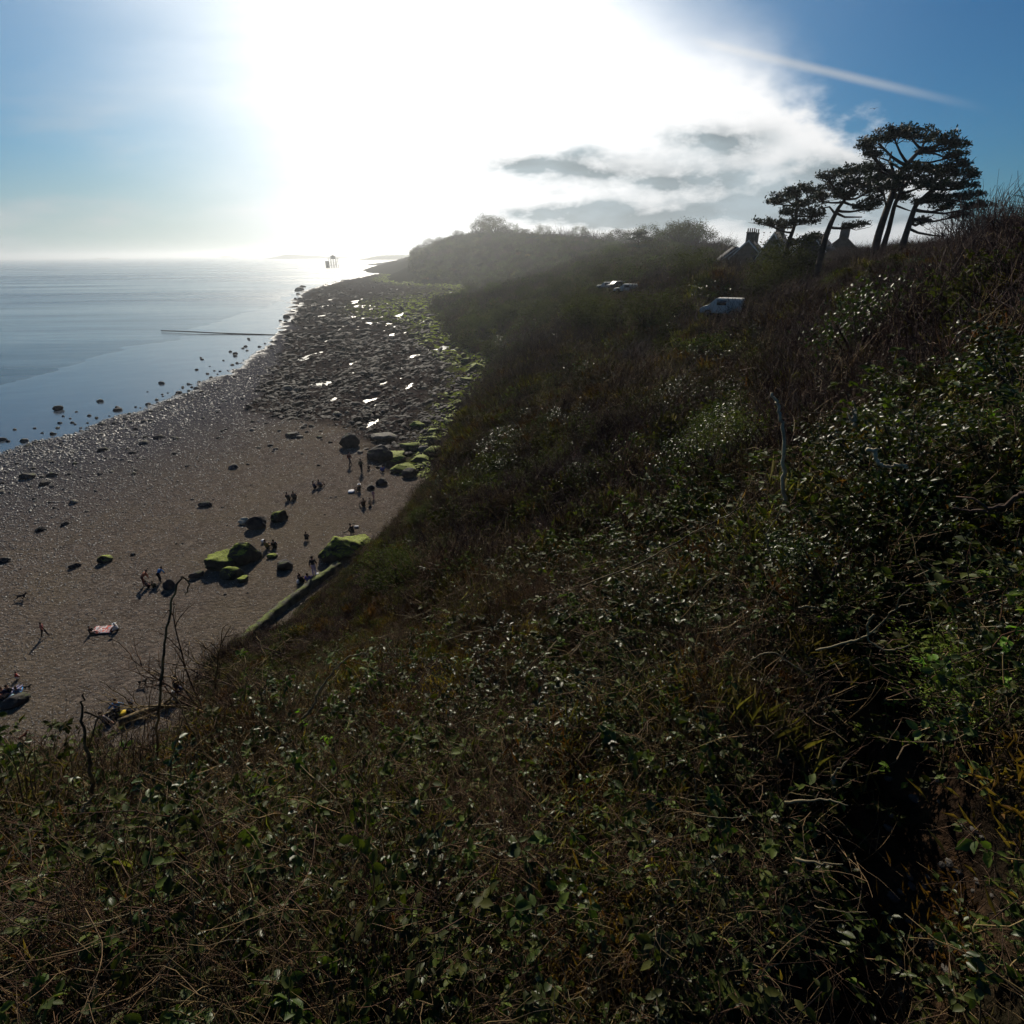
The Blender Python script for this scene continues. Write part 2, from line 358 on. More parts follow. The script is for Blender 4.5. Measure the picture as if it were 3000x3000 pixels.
def seg_dist(x, y, poly):
    best = np.full(len(x), 1e9)
    for a, b in zip(poly[:-1], poly[1:]):
        dx, dy = b[0] - a[0], b[1] - a[1]; L = dx * dx + dy * dy + 1e-9
        t = np.clip(((x - a[0]) * dx + (y - a[1]) * dy) / L, 0, 1)
        best = np.minimum(best, np.hypot(x - a[0] - t * dx, y - a[1] - t * dy))
    return best
PATH = [p + np.array([-.10, -.05, 0]) for p in PATH]
PATH2 = [p + np.array([-.36, -.20, 0]) for p in PATH]
def path_mask(x, y):
    return 1 - sstep(seg_dist(x, y, PATH), 0.16, 0.32)

# foreshore zones from picture outlines laid on the ground
def gp(L): return [atz(px, py, 0.0) for px, py in L]
SEA_LINE = gp([(-900,1330),(0,1125),(300,1045),(560,965),(740,905),(850,868),(880,845),(1000,815),(1100,797),(1150,786),(1180,768)])    # sea on the far side
SHINGLE = gp([(-900,1560),(0,1325),(250,1255),(470,1180),(640,1105),(760,1040),(810,985),(850,930),(860,880),(900,850),(1010,820),(1110,801),(1155,788),(1185,768)])
ROCK = gp([(720,1200),(790,1080),(850,960),(870,890),(890,855),(1000,822),(1110,803),(1160,790),(1190,770),(1700,830),(1600,1100),(1500,1300),(1330,1420),(1250,1410),(1180,1405),(1120,1390),(1090,1330),(1060,1290),(1010,1260),(900,1235),(800,1235)])
def side(x, y, poly):
    """signed distance to an open line: positive on its right"""
    best = np.full(len(x), 1e9); sg = np.ones(len(x))
    for a, b in zip(poly[:-1], poly[1:]):
        dx, dy = b[0] - a[0], b[1] - a[1]; L = dx * dx + dy * dy + 1e-9
        t = np.clip(((x - a[0]) * dx + (y - a[1]) * dy) / L, 0, 1)
        d = np.hypot(x - a[0] - t * dx, y - a[1] - t * dy); c = dx * (y - a[1]) - dy * (x - a[0])
        up = d < best; best = np.where(up, d, best); sg = np.where(up, np.where(c < 0, 1.0, -1.0), sg)
    return best * sg
def inside(x, y, poly):
    n = len(poly); r = np.zeros(len(x), bool)
    for i in range(n):
        a, b = poly[i], poly[(i + 1) % n]
        c = (a[1] > y) != (b[1] > y)
        xx = (b[0] - a[0]) * (y - a[1]) / (b[1] - a[1] + 1e-12) + a[0]
        r ^= c & (x < xx)
    return r
SEA_Z = -0.75
def shore(x, y):
    """height of the foreshore and its zone masks"""
    x = np.atleast_1d(np.asarray(x, float)); y = np.atleast_1d(np.asarray(y, float)); r = np.hypot(x, y)
    ds = side(x, y, SEA_LINE); dp = side(x, y, SHINGLE)
    ds = ds + (fbm(x / 14, y / 14, 22, 3) * 4 + fbm(x / 3, y / 3, 29, 2)) * np.clip(r / 110, .4, 4)
    dp = dp + fbm(x / 5, y / 5, 21, 3) * np.clip(r * 0.02, 1, 8)
    w = np.clip(dp, 0, 40)
    z = np.where(dp > 0, -0.25 + 0.30 * sstep(w, 0, 14), -0.25 - 0.48 * np.clip(-dp / np.maximum(-dp + np.maximum(ds, 0.01), 1), 0, 1))
    z = np.where(ds < 0, -0.75 - np.clip(-ds * 0.02, 0.0, 6), z)
    z = z + 0.03 * fbm(x / 1.3, y / 1.3, 3, 3) * (dp > 0)
    dr = seg_dist(x, y, ROCK + [ROCK[0]]); ins = inside(x, y, ROCK)
    rm = sstep(np.where(ins, dr, -dr) + 2.5 * fbm(x / 4, y / 4, 31, 3) * np.clip(r / 120, 0.8, 4), -1.0, 3.0)
    c, s = math.cos(R(-12)), math.sin(R(-12)); a = x * c + y * s; b = -x * s + y * c
    st = np.clip(r / 130, 0.7, 3.5)
    n = fbm(a / (2.6), b / (9.0), 41, 5, 0.6); n2 = fbm(a / 9.0, b / 24.0, 47, 3)
    ledge = np.abs(((n2 * 3.0 + a * 0.09) % 1.0) - 0.5) * 2
    blk = vnoise(a / 1.9 + 3 * n2, b / 4.5, 61); blk = np.floor(blk * 5) / 5 + 0.2 * sstep(blk * 5 % 1, 0.7, 1.0)
    rdg = 1 - np.abs(fbm(a / 3.2, b / 13.0, 71, 3)) * 2.2
    rz = 0.02 + (0.8 * (blk - .45) + 0.42 * n + 0.55 * (rdg - .6)) * np.clip(st, 0.9, 1.9) + 0.35 * n2
    z = z + rm * rz
    return z, dp, ds, rm

def polar_grid(a0, a1, na, r0, r1, nr, close=False):
    az = np.radians(np.linspace(a0, a1, na)); lr = np.exp(np.linspace(math.log(r0), math.log(r1), nr))
    A, L = np.meshgrid(az, lr, indexing='ij'); x = (np.sin(A) * L).ravel(); y = (np.cos(A) * L).ravel()
    i = np.arange(na * nr).reshape(na, nr)
    q = np.stack([i[:-1, :-1], i[:-1, 1:], i[1:, 1:], i[1:, :-1]], -1).reshape(-1, 4)[:, ::-1]
    return x, y, q
def fattr(me, name, vals):
    a = me.attributes.new(name, 'FLOAT', 'POINT'); a.data.foreach_set('value', np.asarray(vals, np.float32))

# ---- foreshore
def mat_foreshore():
    m = bpy.data.materials.new('foreshore'); m.use_nodes = True; k = NT(m.node_tree); b = k.n['Principled BSDF']
    geo = k.new('ShaderNodeNewGeometry'); pos = geo.outputs['Position']
    flat, rock, moss = k.attr('flat'), k.attr('rock'), k.attr('moss')
    vo = k.new('ShaderNodeTexVoronoi'); k.l.new(pos, vo.inputs['Vector']); vo.inputs['Scale'].default_value = 3.2
    vo2 = k.new('ShaderNodeTexVoronoi'); k.l.new(pos, vo2.inputs['Vector']); vo2.inputs['Scale'].default_value = 1.1
    big = k.noise(pos, 0.07, 4, 0.6)
    sh = k.mix(vo.outputs['Color'], (0.075, 0.060, 0.052), (0.19, 0.155, 0.130))
    sh = k.mix(k.step(k.noise(pos, 9.0, 3, 0.7), 0.45, 0.7), sh, (0.06, 0.052, 0.045))
    sh = k.mix(k.step(k.noise(pos, 0.8, 4, 0.7), 0.45, 0.62, 0, 0.45), sh, (0.055, 0.045, 0.038)); sh = k.mix(k.step(big, 0.4, 0.65, 0, 0.6), sh, (0.12, 0.098, 0.070))
    cool = k.attr('cool'); sh = k.mix(cool, sh, (0.050, 0.052, 0.066))
    wet = (0.055, 0.068, 0.085)
    rk = k.mix(k.step(k.noise(pos, 1.3, 5, 0.7), 0.38, 0.62), (0.014, 0.012, 0.013), (0.055, 0.043, 0.040))
    mm = k.math('MULTIPLY', moss, k.step(k.noise(pos, 0.30, 4, 0.65), 0.47, 0.56))
    rk = k.mix(mm, rk, (0.19, 0.25, 0.02))
    c = k.mix(flat, sh, wet); c = k.mix(rock, c, rk)
    k.put(b.inputs['Base Color'], c)
    ro = k.mix(flat, (0.75,) * 3, (0.16,) * 3); ro = k.mix(rock, ro, (0.7,) * 3)
    k.l.new(ro, b.inputs['Roughness']); k.put(b.inputs['Specular IOR Level'], k.math('MULTIPLY', flat, 0.5))
    rip = k.new('ShaderNodeMapping'); k.l.new(pos, rip.inputs[0]); rip.inputs['Rotation'].default_value = (0, 0, R(-8)); rip.inputs['Scale'].default_value = (0.10, 1.0, 1)
    hr = k.noise(rip.outputs[0], 0.9, 3, 0.5)
    h = k.math('MULTIPLY', vo.outputs['Distance'], -1.0)
    h = k.math('ADD', h, k.math('MULTIPLY', k.noise(pos, 14.0, 3, 0.7), 0.7))
    h = k.math('MULTIPLY', h, k.math('SUBTRACT', 1.0, flat))
    h = k.math('ADD', h, k.math('MULTIPLY', k.math('MULTIPLY', hr, flat), 0.14))
    h = k.math('ADD', h, k.math('MULTIPLY', k.math('MULTIPLY', k.noise(pos, 1.2, 6, 0.7), rock), 3.0))
    bn = k.new('ShaderNodeBump'); bn.inputs['Strength'].default_value = 0.9; bn.inputs['Distance'].default_value = 0.10
    k.l.new(h, bn.inputs['Height']); k.l.new(bn.outputs[0], b.inputs['Normal'])
    return m
x, y, q = polar_grid(-62, 12, 480, 14, 1500, 760)
z, dp, ds, rm = shore(x, y)
me = MB().add(np.stack([x, y, z], 1), quads=q).mesh('beach', mat_foreshore(), smooth=True)
fattr(me, 'flat', (1 - sstep(dp, -1.5, 1.0))); fattr(me, 'rock', rm)
lz = land_z(x, y)
fattr(me, 'moss', sstep(lz, -7.5, -1.5) * rm)
fattr(me, 'cool', 0.85 * (1 - sstep(dp, 8, 48)))
tag(link('beach', me), kind='structure')

# ---- sea
def mat_sea():
    m = bpy.data.materials.new('sea_water'); m.use_nodes = True; k = NT(m.node_tree); b = k.n['Principled BSDF']
    pos = k.new('ShaderNodeNewGeometry').outputs['Position']
    mp = k.new('ShaderNodeMapping'); k.l.new(pos, mp.inputs[0]); mp.inputs['Rotation'].default_value = (0, 0, R(14)); mp.inputs['Scale'].default_value = (0.22, 1.0, 1)
    band = k.noise(mp.outputs[0], 0.012, 5, 0.6)
    b.inputs['Base Color'].default_value = (0.030, 0.062, 0.085, 1)
    k.put(b.inputs['Base Color'], k.mix(k.step(band, 0.35, 0.65), (0.028, 0.065, 0.10), (0.075, 0.115, 0.14)))
    b.inputs['IOR'].default_value = 1.33
    k.l.new(k.step(band, 0.35, 0.65, 0.30, 0.16), b.inputs['Roughness'])
    h = k.math('ADD', k.math('MULTIPLY', k.noise(mp.outputs[0], 0.8, 4, 0.6), 0.35), k.math('MULTIPLY', k.noise(mp.outputs[0], 0.16, 3, 0.5), 1.0))
    bn = k.new('ShaderNodeBump'); bn.inputs['Strength'].default_value = 0.6; bn.inputs['Distance'].default_value = 0.35
    k.l.new(h, bn.inputs['Height']); k.l.new(bn.outputs[0], b.inputs['Normal'])
    return m
RS = 24000.0
xs = np.linspace(-1, 1, 90); g = np.sign(xs) * np.abs(xs) ** 3 * RS
X, Y = np.meshgrid(g, g, indexing='ij'); i = np.arange(90 * 90).reshape(90, 90)
q = np.stack([i[:-1, :-1], i[1:, :-1], i[1:, 1:], i[:-1, 1:]], -1).reshape(-1, 4)
me = MB().add(np.stack([X.ravel(), Y.ravel(), np.full(X.size, SEA_Z)], 1), quads=q).mesh('sea', mat_sea())
tag(link('sea', me), kind='structure')

# ---- rock pools: still water lying between the ledges
def mat_pool():
    m = bpy.data.materials.new('pool_water'); m.use_nodes = True; k = NT(m.node_tree); b = k.n['Principled BSDF']
    b.inputs['Base Color'].default_value = (0.05, 0.06, 0.06, 1); b.inputs['Roughness'].default_value = 0.34; b.inputs['Specular IOR Level'].default_value = 0.6
    pos = k.new('ShaderNodeNewGeometry').outputs['Position']
    bn = k.new('ShaderNodeBump'); bn.inputs['Strength'].default_value = 0.35; bn.inputs['Distance'].default_value = 0.1
    k.l.new(k.noise(pos, 2.5, 2, 0.5), bn.inputs['Height']); k.l.new(bn.outputs[0], b.inputs['Normal'])
    return m
M['pool'] = mat_pool()
PQ = [gp([(690,1200),(880,880),(1040,860),(1180,900),(1260,1010),(1180,1180),(1060,1260),(900,1290),(800,1240)])]
mb = MB()
pl = PQ[0]; cen = np.mean(pl, axis=0); vs = [(cen[0], cen[1], -0.50)] + [(p[0], p[1], -0.50) for p in pl]
mb.add(vs, tris=[(0, i + 1, (i + 1) % len(pl) + 1) for i in range(len(pl))])
me = mb.mesh('rock_pool_water', M['pool'])
tag(link('rock_pool_water', me), kind='structure')

# ---- hillside
def mat_hill():
    m = bpy.data.materials.new('hill_soil'); m.use_nodes = True; k = NT(m.node_tree); b = k.n['Principled BSDF']
    pos = k.new('ShaderNodeNewGeometry').outputs['Position']
    n = k.noise(pos, 0.09, 5, 0.65); n2 = k.noise(pos, 2.5, 5, 0.7)
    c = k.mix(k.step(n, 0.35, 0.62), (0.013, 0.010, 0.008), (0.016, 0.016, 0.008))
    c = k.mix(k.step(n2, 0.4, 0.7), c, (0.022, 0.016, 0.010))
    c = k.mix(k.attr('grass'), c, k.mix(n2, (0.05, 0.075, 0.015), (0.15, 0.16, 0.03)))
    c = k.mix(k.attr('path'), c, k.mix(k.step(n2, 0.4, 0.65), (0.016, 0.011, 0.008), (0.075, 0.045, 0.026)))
    k.put(b.inputs['Base Color'], c); b.inputs['Roughness'].default_value = 1.0; b.inputs['Specular IOR Level'].default_value = 0.0
    bn = k.new('ShaderNodeBump'); bn.inputs['Strength'].default_value = 0.8; bn.inputs['Distance'].default_value = 0.12
    k.l.new(k.noise(pos, 3.0, 6, 0.7), bn.inputs['Height']); k.l.new(bn.outputs[0], b.inputs['Normal'])
    return m
GRASS_LINE = gp([(560, 1985), (760, 1815), (880, 1720), (1000, 1620), (1090, 1550)])
x, y, q = polar_grid(-180, 180, 721, 0.35, 2400, 420)
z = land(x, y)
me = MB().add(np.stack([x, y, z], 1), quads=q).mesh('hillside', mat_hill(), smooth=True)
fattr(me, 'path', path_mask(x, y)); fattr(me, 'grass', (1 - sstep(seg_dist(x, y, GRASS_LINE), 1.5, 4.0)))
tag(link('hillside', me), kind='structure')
# ------------------------------------------------------------------ foliage pieces
def rotm(e):
    """N x 3 euler xyz -> N x 3 x 3"""
    cx, cy, cz = np.cos(e).T; sx, sy, sz = np.sin(e).T
    m = np.empty((len(e), 3, 3))
    m[:, 0, 0] = cy*cz; m[:, 0, 1] = sx*sy*cz - cx*sz; m[:, 0, 2] = cx*sy*cz + sx*sz
    m[:, 1, 0] = cy*sz; m[:, 1, 1] = sx*sy*sz + cx*cz; m[:, 1, 2] = cx*sy*sz - sx*cz
    m[:, 2, 0] = -sy;   m[:, 2, 1] = sx*cy;            m[:, 2, 2] = cx*cy
    return m
LEAF_V = np.array([(0,0,0),(0,.33,-.05),(0,.68,-.04),(0,1,-.14),(-.27,.30,.07),(-.25,.66,.06),(.27,.30,.07),(.25,.66,.06)])
LEAF_T = [(0,1,4),(0,6,1),(2,3,5),(2,7,3)]; LEAF_Q = [(4,1,2,5),(1,6,7,2)]
CARD_V = np.array([(0,0,0),(-.28,.5,.06),(0,1,-.08),(.28,.5,.06)]); CARD_T = [(0,2,1),(0,3,2)]
def leaves(mb, pos, eul, size, full=True, m=0):
    V, Tt, Q = (LEAF_V, LEAF_T, LEAF_Q) if full else (CARD_V, CARD_T, [])
    n = len(pos); Rm = rotm(np.asarray(eul)); size = np.broadcast_to(np.asarray(size, float), (n,))
    v = np.einsum('nij,kj->nki', Rm, V) * size[:, None, None] + np.asarray(pos)[:, None]
    off = (np.arange(n) * len(V))[:, None, None]
    t = (np.array(Tt)[None] + off).reshape(-1, 3); q = (np.array(Q)[None] + off).reshape(-1, 4) if Q else None
    mb.add(v.reshape(-1, 3), t, q, m)
def wander(p, d, L, n, wob, g=0.0):
    """a bending stem"""
    pts = [np.array(p, float)]; d = np.array(d, float); d /= np.linalg.norm(d)
    for i in range(n):
        d = d + rng.normal(0, wob, 3) + np.array([0, 0, g]); d /= np.linalg.norm(d); pts.append(pts[-1] + d * L / n)
    return np.array(pts)
def proto(name, mb, mats): return bpy.data.objects.new(name, mb.mesh(name, mats))
def sprays(seed, nst, nl, lsize, leafm, spread=0.5, up=0.35, full=True, twigm='twig', extra=None):
    """a knot of arching stems with leaves in threes; about one metre across"""
    mb = MB()
    for i in range(nst):
        a = rng.uniform(0, 2 * math.pi); p0 = np.array([*rng.normal(0, spread * 0.35, 2), -0.25])
        st = wander(p0, (math.cos(a), math.sin(a), rng.uniform(0.3, 1.6)), rng.uniform(0.5, 1.0), 7, 0.28, -0.10)
        mb.tube(st, np.linspace(0.006, 0.0025, len(st)), 3, 1, cap=False)
        k = rng.integers(nl // 2, nl + 1); f = rng.uniform(0.15, 1, k) * (len(st) - 1); ii = np.minimum(f.astype(int), len(st) - 2); fr = (f - ii)[:, None]
        P = st[ii] * (1 - fr) + st[ii + 1] * fr
        P = np.repeat(P, 3, 0); n = len(P)
        yaw = np.repeat(rng.uniform(0, 6.28, k), 3) + np.tile([-1.1, 0, 1.1], k) + rng.normal(0, .2, n)
        e = np.stack([rng.normal(-0.15, 0.38, n), rng.normal(0, 0.38, n), yaw], 1)
        leaves(mb, P + rng.normal(0, 0.012, (n, 3)), e, lsize * rng.uniform(0.55, 1.25, n), full, 0)
    return mb, [M[leafm], M[twigm]]
def tangle(nst, L, rad, up, wob=0.2, side=0.5, n=6, forks=2, grav=0.0):
    mb = MB()
    for i in range(nst):
        a = rng.uniform(0, 6.28); p0 = np.array([*rng.normal(0, side * 0.5, 2), -0.2])
        st = wander(p0, (math.cos(a) * rng.uniform(.2, 1), math.sin(a) * rng.uniform(.2, 1), up * rng.uniform(.4, 1.4)), L * rng.uniform(.5, 1.1), n, wob, grav)
        mb.tube(st, np.linspace(rad, rad * .35, len(st)), 3, 0, cap=False)
        for f in range(forks):
            j = rng.integers(1, len(st) - 1); d = st[j + 1] - st[j - 1] if j + 1 < len(st) else st[j] - st[j - 1]
            s2 = wander(st[j], d / np.linalg.norm(d) + rng.normal(0, .7, 3), L * rng.uniform(.2, .5), 4, wob)
            mb.tube(s2, np.linspace(rad * .55, rad * .25, len(s2)), 3, 0, cap=False)
    return mb
def tuft(nb, L, w, lean=0.5, m=0):
    mb = MB(); n = nb
    p = np.stack([rng.normal(0, .22, n), rng.normal(0, .22, n), np.full(n, -.1)], 1)
    e = np.stack([rng.normal(1.15, lean * .6, n), rng.normal(0, .3, n), rng.uniform(0, 6.28, n)], 1)
    V = CARD_V * np.array([w, 1, 1]); Rm = rotm(e); s = L * rng.uniform(.4, 1.1, n)
    v = np.einsum('nij,kj->nki', Rm, V) * s[:, None, None] + p[:, None]
    mb.add(v.reshape(-1, 3), (np.array(CARD_T)[None] + (np.arange(n) * 4)[:, None, None]).reshape(-1, 3)); return mb
def dome(nl, lsize, leafm, nst=14, flat=0.75, full=False, twigm='twig_plum'):
    """a rounded bush one metre in radius, built of leaf clumps round its limbs"""
    mb = MB(); cl = rng.normal(0, 1, (26, 3)); cl /= np.linalg.norm(cl, axis=1)[:, None]; cl[:, 2] = np.abs(cl[:, 2])
    cl *= rng.uniform(.45, .95, 26)[:, None]; cl[:, 2] *= flat
    k = rng.integers(0, 26, nl); P = cl[k] + rng.normal(0, .17, (nl, 3)) * np.array([1, 1, .7])
    e = np.stack([rng.normal(0.0, .6, nl), rng.normal(0, .6, nl), rng.uniform(0, 6.28, nl)], 1)
    leaves(mb, P, e, lsize * rng.uniform(.6, 1.3, nl), full, 0)
    for i in range(nst): mb.tube(wander((0, 0, -.3), cl[i] + np.array([0, 0, .3]), 1.0, 6, .12), np.linspace(.03, .006, 7), 3, 1, cap=False)
    return mb, [M[leafm], M[twigm]]

PROTOS = bpy.data.collections.new('growth_forms')
PIDX = {}
def addp(kind, mb, mats):
    o = proto('%03d_%s' % (len(PIDX), kind), mb, mats); PIDX[o.name] = kind; PROTOS.objects.link(o)
for i in range(3): addp('bramble', *sprays(i, 16, 8, 0.075, 'leaf'))
for i in range(3): addp('ivy', *sprays(i, 16, 10, 0.062, 'leaf_gloss'))
for i in range(2): addp('bigleaf', *sprays(i, 9, 6, 0.115, 'leaf'))
for i in range(2): addp('fresh', *sprays(i, 6, 4, 0.06, 'leaf_yellow'))
for i in range(3): addp('twigs', tangle(34, 0.85, .0045, .9), M['twig'])
for i in range(2): addp('drystem', tangle(7, 0.8, .005, .6, .3), M['twig_pale'])
for i in range(2): addp('rust', tuft(420, .15, .22), M['rust'])
for i in range(2): addp('olive', tuft(420, .24, .07), M['olive'])
for i in range(2): addp('farbush', *dome(900, .13, 'far_leaf'))
for i in range(2): addp('fargloss', *dome(700, .10, 'leaf_gloss'))
for i in range(3): addp('farbare', tangle(90, 1.5, .012, 1.5, .13, .9, 5, 2), M['twig_plum'])
for i in range(2): addp('farbrown', tangle(110, 1.2, .014, .8, .2, 1.0, 4, 2), M['twig'])
for i in range(2): addp('farrust', tuft(700, .7, .08), M['rust'])
for i in range(2): addp('farolive', tuft(700, .7, .07), M['olive'])
KI = {}
for i, (nm, kd) in enumerate(sorted(PIDX.items())): KI.setdefault(kd, []).append(i)

def scatter_tree(coll):
    g = bpy.data.node_groups.new('grow', 'GeometryNodeTree')
    g.interface.new_socket('Geometry', in_out='INPUT', socket_type='NodeSocketGeometry'); g.interface.new_socket('Geometry', in_out='OUTPUT', socket_type='NodeSocketGeometry')
    n = g.nodes; l = g.links; gi = n.new('NodeGroupInput'); go = n.new('NodeGroupOutput')
    ci = n.new('GeometryNodeCollectionInfo'); ci.inputs['Collection'].default_value = coll; ci.inputs['Separate Children'].default_value = True; ci.inputs['Reset Children'].default_value = True
    io = n.new('GeometryNodeInstanceOnPoints'); io.inputs['Pick Instance'].default_value = True
    def na(name, t):
        a = n.new('GeometryNodeInputNamedAttribute'); a.data_type = t; a.inputs['Name'].default_value = name
        return next(s for s in a.outputs if s.enabled and s.name == 'Attribute')
    er = n.new('FunctionNodeEulerToRotation'); l.new(na('rot', 'FLOAT_VECTOR'), er.inputs[0]); l.new(er.outputs[0], io.inputs['Rotation'])
    l.new(na('scl', 'FLOAT_VECTOR'), io.inputs['Scale']); l.new(na('idx', 'INT'), io.inputs['Instance Index'])
    l.new(gi.outputs[0], io.inputs['Points']); l.new(ci.outputs[0], io.inputs['Instance']); l.new(io.outputs[0], go.inputs[0])
    return g
GROW = scatter_tree(PROTOS)
def scatter(name, pos, rot, scl, idx, label, cat, tree=None):
    me = bpy.data.meshes.new(name); me.vertices.add(len(pos)); me.vertices.foreach_set('co', np.asarray(pos, np.float32).ravel())
    a = me.attributes.new('rot', 'FLOAT_VECTOR', 'POINT'); a.data.foreach_set('vector', np.asarray(rot, np.float32).ravel())
    s = np.asarray(scl, np.float32); s = np.repeat(s[:, None], 3, 1) if s.ndim == 1 else s
    a = me.attributes.new('scl', 'FLOAT_VECTOR', 'POINT'); a.data.foreach_set('vector', s.ravel())
    a = me.attributes.new('idx', 'INT', 'POINT'); a.data.foreach_set('value', np.asarray(idx, np.int32))
    o = link(name, me); md = o.modifiers.new('grow', 'NODES'); md.node_group = tree or GROW
    tag(o, label, cat, kind='stuff'); return o

def project(x, y, z):
    p = np.stack([x, y, z - H], -1); d = p @ FV; return 1500 + (p @ RV) / d / T * 1500, 1500 - (p @ UV) / d / T * 1500, d
def in_view(x, y, z, pad=250):
    px, py, d = project(x, y, z); return (d > 0.2) & (px > -pad) & (px < 3000 + pad) & (py > -pad) & (py < 3000 + pad + 200), px, py
def slope_frame(x, y, e):
    zx = (land(x + e, y) - land(x - e, y)) / (2 * e); zy = (land(x, y + e) - land(x, y - e)) / (2 * e); return zx, zy

def sow(n, r0, r1, kinds_of, size_of, a0=-62, a1=66, lift=0.0, keep=None, seed=0, hide_beach=True, jit=0.25):
    """points even in azimuth and in log distance over the hill; returns arrays"""
    az = np.radians(rng.uniform(a0, a1, n)); r = np.exp(rng.uniform(math.log(r0), math.log(r1), n))
    x, y = np.sin(az) * r, np.cos(az) * r; z = land(x, y)
    ok = (z > 0.2) | (not hide_beach)
    iv, px, py = in_view(x, y, z); ok &= iv
    ok &= ~((np.abs(px - 2112) < 60) & (py > 905) & (py < 975) | (np.abs(px - 1800) < 50) & (py > 845) & (py < 895) | (np.abs(px - 2215) < 90) & (py > 745) & (py < 822))
    ok &= (r < 480) | (px > 1215)
    pm = np.maximum(path_mask(x, y), (seg_dist(x, y, PATH2) < .30) * .95); ok &= rng.uniform(0, 1, n) > pm * .97
    # keep the camera's own standing room clear
    ok &= r > 0.95
    if keep is not None: ok &= keep(px, py, x, y, r)
    x, y, z, r, px, py = (v[ok] for v in (x, y, z, r, px, py)); n = len(x)
    idx = kinds_of(px, py, x, y, r); s = size_of(r) * rng.uniform(.7, 1.35, n)
    s *= np.where((px > 2280) & (py < 900) & (r > 22), .5, 1.0) * np.where((px < 1330) & (r > 5.5) & (py > 1150) & (py < 2330), .5, 1.0) * np.where(r < 9, rng.choice([.7, 1.0, 1.45], n), 1.0)
    rot = np.stack([rng.normal(0, jit, n), rng.normal(0, jit, n), rng.uniform(0, 6.28, n)], 1)
    return np.stack([x, y, z + lift * s], 1), rot, s, idx
def pick(kinds, p, n):
    """choose a growth form for each point; p: n x len(kinds) weights"""
    p = np.maximum(p, 1e-6); c = np.cumsum(p, 1); u = rng.uniform(0, 1, n) * c[:, -1]; w = (u[:, None] > c).sum(1)
    var = rng.integers(0, 99, n); return np.array([KI[kinds[a]][b % len(KI[kinds[a]])] for a, b in zip(w, var)])
def blob(px, py, cx, cy, rx, ry): return np.exp(-(((px - cx) / rx) ** 2 + ((py - cy) / ry) ** 2))
def near_kinds(px, py, x, y, r):
    n = len(px); a = vnoise(x * 1.3, y * 1.3, 3); b = vnoise(x * .9 + 5, y * .9, 8); c = vnoise(x * 2.2, y * 2.2, 13)
    g = blob(px, py, 2000, 1800, 420, 380); br = blob(px, py, 500, 2200, 700, 170) + blob(px, py, 1250, 1800, 450, 350) + blob(px, py, 2350, 2000, 260, 380)
    ivy = .35 + 1.8 * g + 1.2 * (b > .6) + 1.3 * blob(px, py, 2500, 1600, 350, 200) + 2.0 * blob(px, py, 2900, 1900, 250, 250)
    w = np.stack([.9 + 1.2 * (a > .5) - .6 * br, ivy - .5 * br, .15 + .4 * (c > .8) + 5 * blob(px, py, 2930, 1900, 130, 190), .95 + 1.6 * br + .8 * (py > 2100), .16 + .3 * br, .10 + .6 * (c < .2) + .7 * br, .08 + .4 * br], 1)
    big = 2.2 * blob(px, py, 1150, 2300, 330, 130) + 1.2 * blob(px, py, 80, 2450, 220, 200) + .8 * blob(px, py, 150, 2700, 200, 120) + .6 * blob(px, py, 2000, 2150, 200, 150) + .35 * (vnoise(x * 1.1 + 9, y * 1.1, 19) > .7)
    w = np.concatenate([w, big[:, None] + .22], 1); w[:, 5:7] *= (1 + 2.0 * (vnoise(x * .8, y * .8, 23) > .62))[:, None]
    return pick(['bramble', 'ivy', 'fresh', 'twigs', 'drystem', 'rust', 'olive', 'bigleaf'], w, n)
def far_kinds(px, py, x, y, r):
    n = len(px); a = vnoise(x * .05, y * .05, 3); b = vnoise(x * .09, y * .09, 8)
    bare = .5 + 2.5 * (px > 2300) * (py < 1300) + 1.0 * (a > .55)
    gl = .05 + 3.0 * blob(px, py, 2120, 1270, 110, 190) + 2.5 * blob(px, py, 2500, 1000, 130, 180) + .9 * blob(px, py, 1850, 1400, 200, 100)
    brown = .8 + 1.3 * blob(px, py, 1900, 1150, 500, 120) + 1.0 * blob(px, py, 1250, 1650, 250, 300)
    green = .4 + 1.2 * (py < 950) * (px < 2050) + .8 * (b > .6)
    w = np.stack([green, gl, bare, brown, .7 + 1.6 * blob(px, py, 1900, 1150, 450, 130) + .5 * blob(px, py, 1050, 1750, 250, 250), 1.0 + 1.2 * (b < .4) + 1.2 * blob(px, py, 1900, 1080, 400, 110)], 1)
    w[:, 4:] *= np.where(r > 110, 0.05, 1.0)[:, None]; w[:, 2:4] *= np.where(r > 130, .35, 1.0)[:, None]; w[:, 0] *= np.where(r > 110, 1.8, 1.0)
    return pick(['farbush', 'fargloss', 'farbare', 'farbrown', 'farrust', 'farolive'], w, n)
def thin(px, py, x, y, r):
    d = np.clip((px - 650) / 800, 0, 1) * np.clip((py - 1950) / 450, 0, 1)
    g = vnoise(x * 1.5 + 3, y * 1.5, 33); gap = np.clip((g - .50) * 5, 0, .88) * (r < 7)
    return rng.uniform(0, 1, len(px)) > np.maximum(d * .88, gap)
P = sow(15000, 0.95, 13, near_kinds, lambda r: 0.32 + 0.045 * r, lift=.12, keep=thin)
scatter('bramble_thicket', *P, 'dense tangle of dark bramble, ivy and dry stems over the near slope', 'undergrowth')
P = sow(15000, 9, 70, far_kinds, lambda r: 0.36 + 0.022 * r, lift=.1)
scatter('scrub', *P, 'brown and green winter scrub covering the middle of the hillside', 'scrub')
P = sow(24000, 60, 1300, far_kinds, lambda r: 0.7 + 0.015 * np.minimum(r, 110) + .008 * np.maximum(r - 110, 0), a0=-14, a1=66, lift=.1)
